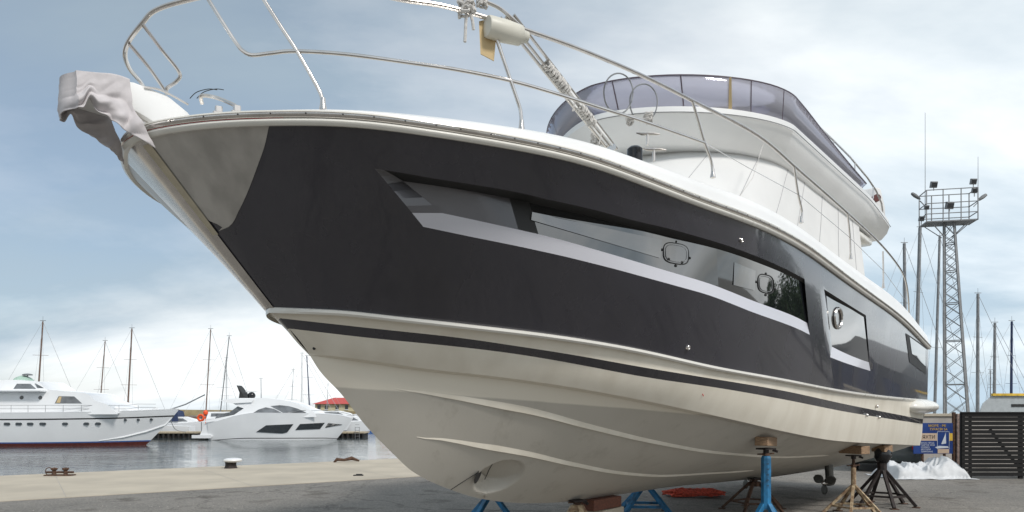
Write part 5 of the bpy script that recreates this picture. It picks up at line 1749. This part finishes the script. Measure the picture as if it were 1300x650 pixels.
# ---- small craft beyond the dock
def small_boat(u, Y, L, label, canopy=None, zh=1.0, cab=True, face=1, stripe=None):
    x = (u - 650) / 900 * Y
    root = empty('small_motorboat', (x, Y, -1), label, 'motorboat', 'small boats moored beyond the dock')
    zs_ = P2([(0, zh * .8 - 1), (.6, zh * .9 - 1), (1, zh * 1.15 - 1)])
    p_ = hull_grid(x - face * L / 2, x + face * L / 2, Y, L * .33, zs_, rake=L * .12, draft=.2)
    hull_obj(p_, [(0, .25, 'boot_band', stripe or M['bluegrey']), (.25, 1, 'hull', M['boat_white'])], root, n=20, rows=6)
    deck_obj(p_, root, M['boat_white'], n=20)
    z = zh * .88 - 1
    if cab:
        house([(x - face * L * .22, z - .05), (x + face * L * .26, z - .05), (x + face * L * .18, z + .35), (x + face * L * .04, z + .62), (x - face * L * .2, z + .62)], Y, L * .24, L * .2, 'cabin', M['boat_white'], root, bevel=.05)
        o_, y_ = house([(x - face * L * .16, z + .18), (x + face * L * .13, z + .2), (x + face * L * .05, z + .50), (x - face * L * .16, z + .50)], Y, L * .245, L * .215, 'window', M['glassgrey'], root, bevel=.0)
    if canopy:
        house([(x - face * L * .34, z + .25), (x - face * L * .02, z + .25), (x - face * L * .05, z + 1.2), (x - face * L * .12, z + 1.32), (x - face * L * .28, z + 1.32), (x - face * L * .33, z + 1.1)], Y, L * .27, L * .22, 'canopy', canopy, root, bevel=.08)
        for kx in (-.26, -.13):
            MB().box((x + face * L * kx, Y - L * .128, z + .85), (L * .09, .04, .45)).build('canopy_window', M['glassgrey'], root)
    return root
small_boat(232, 76, 6.5, 'small white motorboat with a navy canopy beside the orange lifebuoy', M['bluegrey'], 1.5, True, 1)
small_boat(212, 73, 5.2, 'low open white motorboat under the bow of the long yacht', None, 1.3, False, -1)
small_boat(286, 78, 7.5, 'white motorboat with grey cabin windows behind the cruiser stern', None, 2.1, True, 1)
small_boat(405, 82, 8.0, 'white motorboat with a dark blue cover behind the cruiser roof', M['bluegrey'], 1.7, False, 1)
small_boat(427, 88, 8.5, 'white cabin boat nearest the red roofed house', None, 2.2, True, 1)
small_boat(447, 84, 7.0, 'white boat with a blue stripe just left of the big bow', None, 1.5, True, 1, M['bluepaint'])
small_boat(150, 80, 9.0, 'white cabin cruiser behind the foredeck of the long yacht', None, 2.6, True, 1)
small_boat(180, 77, 6.0, 'small white boat behind the bow of the long yacht', None, 2.1, True, -1)
# lifebuoy
c = Vector(((255 - 650) / 900 * 67.9, 67.9, H + (520 - 530.5) * 67.9 / 900))
lb = empty('lifebuoy', c, 'orange lifebuoy on a post on the dock', 'lifebuoy')
mb = MB(); mb.tube([c + Vector((.27 * math.cos(a), 0, .27 * math.sin(a))) for a in [2 * PI * k / 24 for k in range(24)]], .11, n=8, closed=True); mb.build('ring', M['orange'], lb, smooth=True)
mb = MB(); mb.tube([(c.x, c.y + .12, zd), (c.x, c.y + .12, c.z + .3)], .04, n=6); mb.build('post', M['galv'], lb)
c2 = Vector(((261 - 650) / 900 * 72, 72, H + (520 - 524) * 72 / 900))
mb = MB(); mb.lathe([(.05, -.25), (.22, -.15), (.24, .05), (.15, .22), (.04, .27)], c2, n=14); mb.tube([c2, c2 - Vector((0, 0, 1.5))], .03, n=5)
tag(mb.build('marker_buoy', M['orange'], None, smooth=True), 'small red marker float hung behind the lifebuoy', 'buoy')

# ---- sailing boats
def sailboat(ub, ut, vt, Y, m, label, L=10.0, spreaders=2, zbase=-1.0, vb=None, group='sailing boats with bare masts', r=.075, stays=True, hullm=None):
    xb = (ub - 650) / 900 * Y; zt_ = H + (520 - vt) * Y / 900; xt = (ut - 650) / 900 * Y
    # ub is given at deck level
    root = empty('sailing_boat', (xb, Y, zbase), label, 'sailing boat', group)
    zs_ = P2([(0, zbase + .95), (.5, zbase + .85), (1, zbase + 1.25)])
    p_ = hull_grid(xb - L * .52, xb + L * .48, Y, L * .30, zs_, z0=zbase, rake=1.2, tumble=.7, draft=.3)
    hull_obj(p_, [(0, .28, 'boot_band', M['bluegrey']), (.28, 1, 'hull', hullm or M['boat_white'])], root, n=24, rows=6)
    deck_obj(p_, root, M['boat_white'], n=24)
    z = zbase + .9
    house([(xb - L * .2, z - .1), (xb + L * .2, z), (xb + L * .08, z + .40), (xb - L * .2, z + .48)], Y, L * .17, L * .13, 'coach_roof', M['boat_white'], root, bevel=.05)
    a = Vector((xb, Y, z)); b = Vector((xt, Y, zt_))
    mb = MB(); mb.tube([a, b], [r, r * .75], n=8); ms = mb.build('mast', m, root, smooth=True, sharp=50)
    hgt = (b - a).length
    for k in range(spreaders):
        p = a + (b - a) * (.42 + .26 * k)
        mb = MB(); mb.bar(p + Vector((-.75 + .15 * k, -.3, .02)), p + Vector((.75 - .15 * k, .3, .02)), .04, .03); mb.build('spreader', m, ms)
    mb = MB(); mb.bar(b + Vector((-.3, 0, .08)), b + Vector((.3, 0, .08)), .04, .05); mb.bar(b, b + Vector((0, 0, .5)), .02, .02); mb.build('masthead', M['galv'], ms)
    mb = MB(); mb.tube([a + Vector((0, 0, .9)), a + Vector((-L * .36, 0, 1.0))], .11, n=8); mb.build('boom', M['bluegrey'] if r < .08 else m, root, smooth=True)
    if stays:
        for name, q, rad in (('forestay', Vector((xb + L * .47, Y, zbase + 1.2)), .022 if r > .07 else .015), ('backstay', Vector((xb - L * .51, Y, zbase + .95)), .012), ('shroud', Vector((xb + .2, Y - L * .14, zbase + .9)), .012), ('shroud', Vector((xb - .1, Y + L * .14, zbase + .9)), .012)):
            mb = MB(); mb.tube([b if name != 'shroud' else a + (b - a) * .93, q], rad, n=4); mb.build(name, M['stay'], root)
    return root
sailboat(45.5, 54.5, 408, 72, M['brownmast'], 'sailing boat with a brown leaning mast behind the wheelhouse of the white yacht', L=11, r=.09)
sailboat(125, 133.5, 433, 86, M['brownmast'], 'sailing boat with a slim leaning mast above the white yacht front window', L=10, r=.075)
sailboat(161, 167.5, 417, 80, M['brownmast'], 'sailing boat with a brown mast and two crosstrees above the white yacht bow', L=10.5, r=.10)
sailboat(260.5, 267.5, 418, 84, M['brownmast'], 'sailing boat with a brown mast left of the cruiser stern', L=10, r=.08)
sailboat(278, 291, 427, 88, M['galv'], 'sailing boat with a grey strongly leaning mast behind the cruiser stern', L=10, r=.08, spreaders=1)
sailboat(288, 287.5, 455, 98, M['mast'], 'sailing boat with a thin straight mast between the leaning mast and the cruiser dome', L=9, r=.05)
sailboat(332, 331.3, 481, 100, M['mast'], 'sailing boat with a short mast rising over the cruiser roof', L=7, r=.07, spreaders=0, stays=False)
sailboat(383, 383.5, 449, 92, M['white'], 'sailing boat with a white mast nearest the cruiser bow window', L=10, r=.10)
sailboat(394, 389.5, 452, 96, M['bluegrey'], 'sailing boat with a dark blue mast right beside the white one', L=10, r=.09)
sailboat(369, 372.5, 470, 110, M['mast'], 'distant sailing boat with a hair thin mast behind the cruiser windscreen', L=9, r=.04)
sailboat(414, 416.5, 488, 120, M['mast'], 'distant sailing boat in front of the red roofed house, thin grey mast', L=8, r=.04)
G2 = 'tall sailing boats on the right'
sailboat(1150.5, 1148, 309, 62, M['galv'], 'sailing boat whose grey mast stands just beyond the rail end of the big boat', L=12, r=.17, group=G2)
sailboat(1161, 1168, 289, 66, M['galv'], 'sailing boat with the thick tapered mast between the big boat and the tower', L=13, r=.20, group=G2)
sailboat(1186, 1193, 300, 70, M['galv'], 'sailing boat whose mast stands against the left side of the tower', L=13, r=.15, group=G2, spreaders=1)
sailboat(1241, 1241.5, 373, 64, M['galv'], 'sailing boat with the tall grey mast first right of the tower', L=12, r=.16, group=G2)
sailboat(1262, 1263, 410, 66, M['galv'], 'sailing boat with the shorter grey mast in the middle of the right group', L=11, r=.15, group=G2)
sailboat(1283.5, 1284.5, 408, 68, M['bluegrey'], 'sailing boat with the navy blue mast at the far right', L=11, r=.13, group=G2)
sailboat(1257, 1257.5, 470, 84, M['galv'], 'small distant sailing boat with a short mast behind the grey cabin', L=9, r=.07, group=G2, spreaders=3)

# ---- breakwater and red roofed house
YB = 140.0
mb = MB(); x0 = (100 - 650) / 900 * YB; x1 = (600 - 650) / 900 * YB
bw = MB(); bw.prism([(x0, YB, -1.2), (x1, YB, -1.2), (x1, YB, 1.2), (x0, YB, 1.9)], (0, 6, 0))
tag(bw.build('breakwater', mat('breakwater_stone', (.34, .27, .15), rough=.9, var=.3, scale=.5), None), 'low tan stone breakwater across the harbour mouth', 'breakwater')
YH = 150.0
def XH(u): return (u - 650) / 900 * YH
def ZH(v): return H + (520 - v) * YH / 900
hs_ = empty('harbour_house', (XH(450), YH, ZH(523)), 'cream harbour house with a red hipped roof in the distance', 'house')
mb = MB(); mb.box(((XH(400) + XH(510)) / 2, YH + 4, (ZH(513) + ZH(532)) / 2), (XH(510) - XH(400), 8, ZH(513) - ZH(532))); mb.build('wall', M['cream'], hs_)
mb = MB(); a = ZH(513) + .02
mb.add([(XH(397), YH - .6, a), (XH(513), YH - .6, a), (XH(513), YH + 8.6, a), (XH(397), YH + 8.6, a), (XH(418), YH + 4, ZH(504.5)), (XH(492), YH + 4, ZH(504.5))],
       [(0, 1, 5, 4), (1, 2, 5), (2, 3, 4, 5), (3, 0, 4), (3, 2, 1, 0)]); mb.build('roof', M['roofred'], hs_)
for u in (405, 414.5, 428, 440, 455, 470, 485, 500):
    mb = MB(); mb.box((XH(u), YH - .02, ZH(517)), (4.0 / 900 * YH, .1, 5.5 / 900 * YH)); wd = mb.build('window', M['glass_dark'], hs_)
    mb = MB(); mb.box((XH(u), YH - .05, ZH(520)), (4.6 / 900 * YH, .2, .12)); mb.build('sill', M['white'], wd)

# ---- unseen dark block added on the right to darken the low after-hull reflection
xa, ya = math.cos(R(46)) * 56, math.sin(R(46)) * 56; xb, yb = math.cos(R(36.5)) * 60, math.sin(R(36.5)) * 60
reflection_block = empty('hull_reflection_block', ((xa + xb) / 2, (ya + yb) / 2, 0), 'long low dark block added out of view to darken the reflection near the stern', 'reflection_block')
d_ = Vector((xb - xa, yb - ya, 0)).normalized(); n_ = Vector((-d_.y, d_.x, 0))
if n_.dot(Vector((xa, ya, 0))) < 0: n_ = -n_
A_ = Vector((xa, ya, 0)); B_ = Vector((xb, yb, 0))
mb = MB(); mb.prism([A_, B_, B_ + Vector((0, 0, 3.4)), A_ + Vector((0, 0, 3.4))], n_ * 9); mb.build('wall', mat('reflection_block_side', (.10, .10, .105), rough=.7, var=.15), reflection_block)
mb = MB(); mb.prism([A_ - n_ * .4 + Vector((0, 0, 3.4)), A_ + n_ * 4.5 + Vector((0, 0, 5.2)), A_ + n_ * 9.4 + Vector((0, 0, 3.4))], B_ - A_); mb.build('roof', mat('reflection_block_top', (.16, .155, .15), rough=.7), reflection_block)
for k in range(4):
    c_ = A_ + (B_ - A_) * ((k + .5) / 4) - n_ * .03
    mb = MB(); mb.prism([c_ - d_ * .9, c_ + d_ * .9, c_ + d_ * .9 + Vector((0, 0, 2.6)), c_ - d_ * .9 + Vector((0, 0, 2.6))], -n_ * .05); mb.build('block_panel', M['bluegrey'], reflection_block)
# ---- trees to the right, seen mirrored in the gloss of the hull and its glass
def tree(x, y, h, w, label, seed):
    rr = random.Random(seed)
    root = empty('broadleaf_tree', (x, y, 0), label, 'tree', 'trees beyond the yard on the right')
    mb = MB(); mb.tube([(x, y, -1), (x + .1, y, h * .3), (x, y + .1, h * .6)], [.32, .22, .1], n=8)
    for k in range(6):
        a = 2 * PI * k / 6 + rr.random(); z = h * rr.uniform(.3, .5)
        mb.tube([(x, y, z), (x + math.cos(a) * w * .25, y + math.sin(a) * w * .25, z + h * .15), (x + math.cos(a) * w * .4, y + math.sin(a) * w * .4, z + h * .28)], [.12, .08, .03], n=5)
    mb.build('trunk', M['bark'], root)
    cl_ = [(x + rr.uniform(-.36, .36) * w, y + rr.uniform(-.36, .36) * w, h * rr.uniform(.38, .92), rr.uniform(.14, .26) * w) for _ in range(22)]
    vs = []; fs = []
    for (cx, cy, cz, cr) in cl_:
        for _ in range(190):
            d = Vector((rr.gauss(0, 1), rr.gauss(0, 1), rr.gauss(0, 1))).normalized() * cr * rr.uniform(.55, 1.05)
            p = Vector((cx, cy, cz)) + d
            n_ = Vector((rr.gauss(0, 1), rr.gauss(0, 1), rr.gauss(0, 1))).normalized(); t_ = n_.orthogonal().normalized(); b_ = n_.cross(t_)
            s_ = rr.uniform(.10, .22); k = len(vs)
            vs += [p + t_ * s_, p + b_ * s_ * .6, p - t_ * s_, p - b_ * s_ * .6]; fs.append((k, k + 1, k + 2, k + 3))
    mb = MB(); mb.add(vs, fs); mb.build('crown', M['foliage'], root, recalc=False)
tl = ['broad dark tree mirrored in the small after window', 'rounded dark tree mirrored in the end of the long hull window', 'lower bushy tree at the near end of the mirrored row', 'tallest dark tree in the middle of the mirrored row', 'wide spreading tree mirrored low in the hull near the stern', 'bushy tree at the left end of the mirrored row, nearest the frame edge']
for i, (az, dist, h, w) in enumerate(((33.5, 58, 6.0, 7), (29.5, 60, 7.0, 7), (26, 66, 5.0, 5), (31.5, 66, 7.5, 6))):
    tree(math.cos(R(az)) * dist + 2, math.sin(R(az)) * dist + 2, h, w, tl[i], 30 + i)

# ------------------------------------------------------------------ ground, water, sky, light, camera
QA = [gp(-0, 604.5), gp(520, 582)]            # far (water side) edge of the quay
QB = [gp(0, 637), gp(520, 600.5)]              # yard side edge of the concrete
qd = (QA[1] - QA[0]).normalized()
qn = Vector((-qd.y, qd.x, 0))                  # towards the water
qa0 = QA[0]; wq = (QA[0] - QB[0]).dot(qn)
def qpt(s, off, z): p = qa0 + qd * s + qn * off; return Vector((p.x, p.y, z))
def asphalt():
    m, nt, N, L, b = new_mat('weathered_asphalt')
    tc = N.new('ShaderNodeTexCoord')
    n = N.new('ShaderNodeTexNoise'); n.inputs['Scale'].default_value = .45; n.inputs['Detail'].default_value = 12; n.inputs['Roughness'].default_value = .65
    L.new(tc.outputs['Object'], n.inputs['Vector'])
    cr = N.new('ShaderNodeValToRGB')
    cr.color_ramp.elements[0].position = .35; cr.color_ramp.elements[0].color = (.165, .155, .142, 1)
    cr.color_ramp.elements[1].position = .68; cr.color_ramp.elements[1].color = (.24, .223, .202, 1)
    L.new(n.outputs['Fac'], cr.inputs[0])
    v = N.new('ShaderNodeTexVoronoi'); v.inputs['Scale'].default_value = 42
    L.new(tc.outputs['Object'], v.inputs['Vector'])
    c2 = N.new('ShaderNodeValToRGB'); c2.color_ramp.elements[0].color = (.55, .55, .55, 1); c2.color_ramp.elements[1].color = (1.5, 1.48, 1.42, 1)
    L.new(v.outputs['Color'], c2.inputs[0])
    mx = N.new('ShaderNodeMixRGB'); mx.blend_type = 'MULTIPLY'; mx.inputs[0].default_value = .8
    L.new(cr.outputs[0], mx.inputs[1]); L.new(c2.outputs[0], mx.inputs[2])
    # oil stains and damp marks with their own outlines
    s1 = N.new('ShaderNodeTexNoise'); s1.inputs['Scale'].default_value = .9; s1.inputs['Detail'].default_value = 7; s1.inputs['Roughness'].default_value = .6
    L.new(tc.outputs['Object'], s1.inputs['Vector'])
    sr = N.new('ShaderNodeValToRGB'); sr.color_ramp.elements[0].position = .56; sr.color_ramp.elements[0].color = (1, 1, 1, 1); sr.color_ramp.elements[1].position = .66; sr.color_ramp.elements[1].color = (.52, .50, .48, 1)
    L.new(s1.outputs['Fac'], sr.inputs[0])
    m3 = N.new('ShaderNodeMixRGB'); m3.blend_type = 'MULTIPLY'; m3.inputs[0].default_value = 1; L.new(mx.outputs[0], m3.inputs[1]); L.new(sr.outputs[0], m3.inputs[2])
    v2 = N.new('ShaderNodeTexVoronoi'); v2.feature = 'DISTANCE_TO_EDGE'; v2.inputs['Scale'].default_value = .38
    dn = N.new('ShaderNodeTexNoise'); dn.inputs['Scale'].default_value = 1.6; dn.inputs['Detail'].default_value = 6; L.new(tc.outputs['Object'], dn.inputs['Vector'])
    vm_ = N.new('ShaderNodeVectorMath'); vm_.operation = 'MULTIPLY_ADD'; vm_.inputs[1].default_value = (1.1, 1.1, 0); L.new(dn.outputs['Color'], vm_.inputs[0]); L.new(tc.outputs['Object'], vm_.inputs[2])
    L.new(vm_.outputs[0], v2.inputs['Vector'])
    cr2 = N.new('ShaderNodeValToRGB'); cr2.color_ramp.elements[0].position = .004; cr2.color_ramp.elements[0].color = (.35, .33, .31, 1); cr2.color_ramp.elements[1].position = .011; cr2.color_ramp.elements[1].color = (1, 1, 1, 1)
    L.new(v2.outputs['Distance'], cr2.inputs[0])
    m4 = N.new('ShaderNodeMixRGB'); m4.blend_type = 'MULTIPLY'; m4.inputs[0].default_value = .5; L.new(m3.outputs[0], m4.inputs[1]); L.new(cr2.outputs[0], m4.inputs[2])
    L.new(m4.outputs[0], b.inputs['Base Color'])
    b.inputs['Roughness'].default_value = .88
    bp = N.new('ShaderNodeBump'); bp.inputs['Strength'].default_value = .55; bp.inputs['Distance'].default_value = .012
    L.new(v.outputs['Distance'], bp.inputs['Height']); L.new(bp.outputs[0], b.inputs['Normal'])
    return m
mb = MB()
mb.add([qpt(-60, -wq, 0), qpt(400, -wq, 0), qpt(400, -300, 0), qpt(-60, -300, 0)], [(0, 1, 2, 3)])
tag(mb.build('yard_ground', asphalt()), kind='structure')
for pts_, w_, lab in (([(905, 641), (960, 640), (1040, 641.5), (1160, 640)], .02, 0), ([(560, 646), (640, 648), (700, 649)], .02, 0), ([(840, 628), (900, 633), (935, 634)], .015, 0)):
    mb = MB(); q_ = [gp(u, v, .004) for u, v in pts_]
    mb.grid([[p + Vector((0, -w_, 0)), p + Vector((0, w_, 0))] for p in q_])
    tag(mb.build('tar_seam', M['darkpile'], None), kind='structure')
mb = MB()
mb.add([qpt(-60, -wq, 0.012), qpt(400, -wq, 0.012), qpt(400, 0, .012), qpt(-60, 0, .012), qpt(400, 0, -1.4), qpt(-60, 0, -1.4), qpt(-60, -wq, -.1), qpt(400, -wq, -.1)],
       [(0, 1, 2, 3), (3, 2, 4, 5), (0, 6, 7, 1)])
tag(mb.build('quay_edge', M['concrete']), kind='structure')
mb = MB()
for k in range(-4, 30):
    s0 = k * 3.6 + 1.2
    mb.add([qpt(s0 - .006, -wq + .02, .0145), qpt(s0 + .006, -wq + .02, .0145), qpt(s0 + .006, -.02, .0145), qpt(s0 - .006, -.02, .0145)], [(0, 1, 2, 3)])
tag(mb.build('quay_joints', M['wallconcrete']), kind='structure')
def water():
    m, nt, N, L, b = new_mat('harbour_water')
    b.inputs['Base Color'].default_value = (.07, .09, .095, 1)
    b.inputs['Roughness'].default_value = .03; b.inputs['IOR'].default_value = 1.33
    b.inputs['Specular IOR Level'].default_value = .8
    tc = N.new('ShaderNodeTexCoord'); mp = N.new('ShaderNodeMapping'); mp.inputs['Scale'].default_value = (.7, 1.6, 1)
    L.new(tc.outputs['Object'], mp.inputs[0])
    n = N.new('ShaderNodeTexNoise'); n.inputs['Scale'].default_value = 1.5; n.inputs['Detail'].default_value = 4; n.inputs['Roughness'].default_value = .5
    n2 = N.new('ShaderNodeTexNoise'); n2.inputs['Scale'].default_value = .12; n2.inputs['Detail'].default_value = 2
    L.new(mp.outputs[0], n.inputs['Vector']); L.new(mp.outputs[0], n2.inputs['Vector'])
    mm = N.new('ShaderNodeMath'); mm.operation = 'MULTIPLY'
    L.new(n.outputs['Fac'], mm.inputs[0]); L.new(n2.outputs['Fac'], mm.inputs[1])
    bp = N.new('ShaderNodeBump'); bp.inputs['Strength'].default_value = .30; bp.inputs['Distance'].default_value = .22
    L.new(mm.outputs[0], bp.inputs['Height']); L.new(bp.outputs[0], b.inputs['Normal'])
    return m
mb = MB(); mb.add([(-3000, -200, -1), (4000, -200, -1), (4000, 5000, -1), (-3000, 5000, -1)], [(0, 1, 2, 3)])
tag(mb.build('harbour_water', water()), kind='structure')

def world():
    w = bpy.data.worlds.new('World'); bpy.context.scene.world = w; w.use_nodes = True
    nt = w.node_tree; N = nt.nodes; L = nt.links
    bg = N['Background']
    sky = N.new('ShaderNodeTexSky'); sky.sky_type = 'NISHITA'; sky.sun_disc = False
    sky.sun_elevation = SUN_EL; sky.sun_rotation = SUN_ROT; sky.air_density = 1.0; sky.dust_density = 2.0
    tc = N.new('ShaderNodeTexCoord')
    # cloud sheets on a plane high above
    sep = N.new('ShaderNodeSeparateXYZ'); L.new(tc.outputs['Generated'], sep.inputs[0])
    mz = N.new('ShaderNodeMath'); mz.operation = 'MAXIMUM'; mz.inputs[1].default_value = 0; L.new(sep.outputs[2], mz.inputs[0])
    az = N.new('ShaderNodeMath'); az.operation = 'ADD'; az.inputs[1].default_value = .30; L.new(mz.outputs[0], az.inputs[0])
    dx = N.new('ShaderNodeMath'); dx.operation = 'DIVIDE'; L.new(sep.outputs[0], dx.inputs[0]); L.new(az.outputs[0], dx.inputs[1])
    dy = N.new('ShaderNodeMath'); dy.operation = 'DIVIDE'; L.new(sep.outputs[1], dy.inputs[0]); L.new(az.outputs[0], dy.inputs[1])
    cb = N.new('ShaderNodeCombineXYZ'); L.new(dx.outputs[0], cb.inputs[0]); L.new(dy.outputs[0], cb.inputs[1])
    mp = N.new('ShaderNodeMapping'); mp.inputs['Scale'].default_value = (.55, 1.15, 1); mp.inputs['Location'].default_value = (3.1, 1.7, 0); mp.inputs['Rotation'].default_value = (0, 0, .25)
    L.new(cb.outputs[0], mp.inputs[0])
    n = N.new('ShaderNodeTexNoise'); n.inputs['Scale'].default_value = 1.15; n.inputs['Detail'].default_value = 9; n.inputs['Roughness'].default_value = .52; n.inputs['Distortion'].default_value = .15
    L.new(mp.outputs[0], n.inputs['Vector'])
    cr = N.new('ShaderNodeValToRGB')
    e = cr.color_ramp.elements
    e[0].position = .34; e[0].color = (.50, .50, .50, 1); e[1].position = .56; e[1].color = (1, 1, 1, 1)
    L.new(n.outputs['Fac'], cr.inputs[0])
    n2 = N.new('ShaderNodeTexNoise'); n2.inputs['Scale'].default_value = .95; n2.inputs['Detail'].default_value = 8; n2.inputs['Roughness'].default_value = .56; n2.inputs['Distortion'].default_value = .25
    mp2 = N.new('ShaderNodeMapping'); mp2.inputs['Scale'].default_value = (.6, 1.0, 1); mp2.inputs['Location'].default_value = (8.15, 4.2, 0)
    L.new(cb.outputs[0], mp2.inputs[0]); L.new(mp2.outputs[0], n2.inputs['Vector'])
    # cloud brightness: grey-blue undersides to bright
    c3 = N.new('ShaderNodeValToRGB')
    e = c3.color_ramp.elements
    e[0].position = .40; e[0].color = (3.6, 4.5, 5.25, 1); e[1].position = .61; e[1].color = (8.2, 8.5, 8.6, 1)
    L.new(n2.outputs['Fac'], c3.inputs[0])
    # the veil brightens towards the sunward side and the horizon
    dot = N.new('ShaderNodeVectorMath'); dot.operation = 'DOT_PRODUCT'
    L.new(tc.outputs['Generated'], dot.inputs[0]); dot.inputs[1].default_value = BRIGHT_DIR
    mr = N.new('ShaderNodeMapRange'); mr.inputs[1].default_value = .35; mr.inputs[2].default_value = 1.0; mr.inputs[3].default_value = .93; mr.inputs[4].default_value = 1.17
    L.new(dot.outputs['Value'], mr.inputs[0])
    hz = N.new('ShaderNodeMapRange'); hz.inputs[1].default_value = 0.0; hz.inputs[2].default_value = .5; hz.inputs[3].default_value = 1.12; hz.inputs[4].default_value = .85
    L.new(mz.outputs[0], hz.inputs[0])
    mm = N.new('ShaderNodeMath'); mm.operation = 'MULTIPLY'; L.new(mr.outputs[0], mm.inputs[0]); L.new(hz.outputs[0], mm.inputs[1])
    vm = N.new('ShaderNodeVectorMath'); vm.operation = 'SCALE'; L.new(c3.outputs[0], vm.inputs[0]); L.new(mm.outputs[0], vm.inputs['Scale'])
    mx = N.new('ShaderNodeMixRGB'); L.new(cr.outputs[0], mx.inputs[0]); L.new(sky.outputs[0], mx.inputs[1]); L.new(vm.outputs[0], mx.inputs[2])
    L.new(mx.outputs[0], bg.inputs[0]); bg.inputs[1].default_value = .085
SUNV = Vector((.66, -.76, 1.0)).normalized()      # direction to the sun
SUN_EL = math.asin(SUNV.z); SUN_ROT = math.atan2(SUNV.x, SUNV.y)
BRIGHT_DIR = Vector((.72, .62, .30)).normalized()
world()
sl = bpy.data.lights.new('sun', 'SUN'); sl.energy = 1.5; sl.angle = R(10); sl.color = (1, .965, .92)
so = bpy.data.objects.new('sun', sl); COL.objects.link(so)
so.rotation_euler = (-SUNV).to_track_quat('-Z', 'Y').to_euler()
cam = bpy.data.cameras.new('camera'); co = bpy.data.objects.new('camera', cam); COL.objects.link(co)
co.location = (0, 0, H); co.rotation_euler = (PI / 2, 0, 0)
cam.sensor_width = 36; cam.lens = F / 1300 * 36; cam.shift_y = 195 / 1300; cam.clip_end = 9000; cam.clip_start = .05
sc_ = bpy.context.scene
sc_.camera = co
sc_.view_settings.view_transform = 'Standard'; sc_.view_settings.look = 'None'
sc_.view_settings.exposure = 0.62; sc_.view_settings.gamma = 1.0
sc_.render.resolution_x = 1024; sc_.render.resolution_y = 512
sc_.cycles.max_bounces = 7
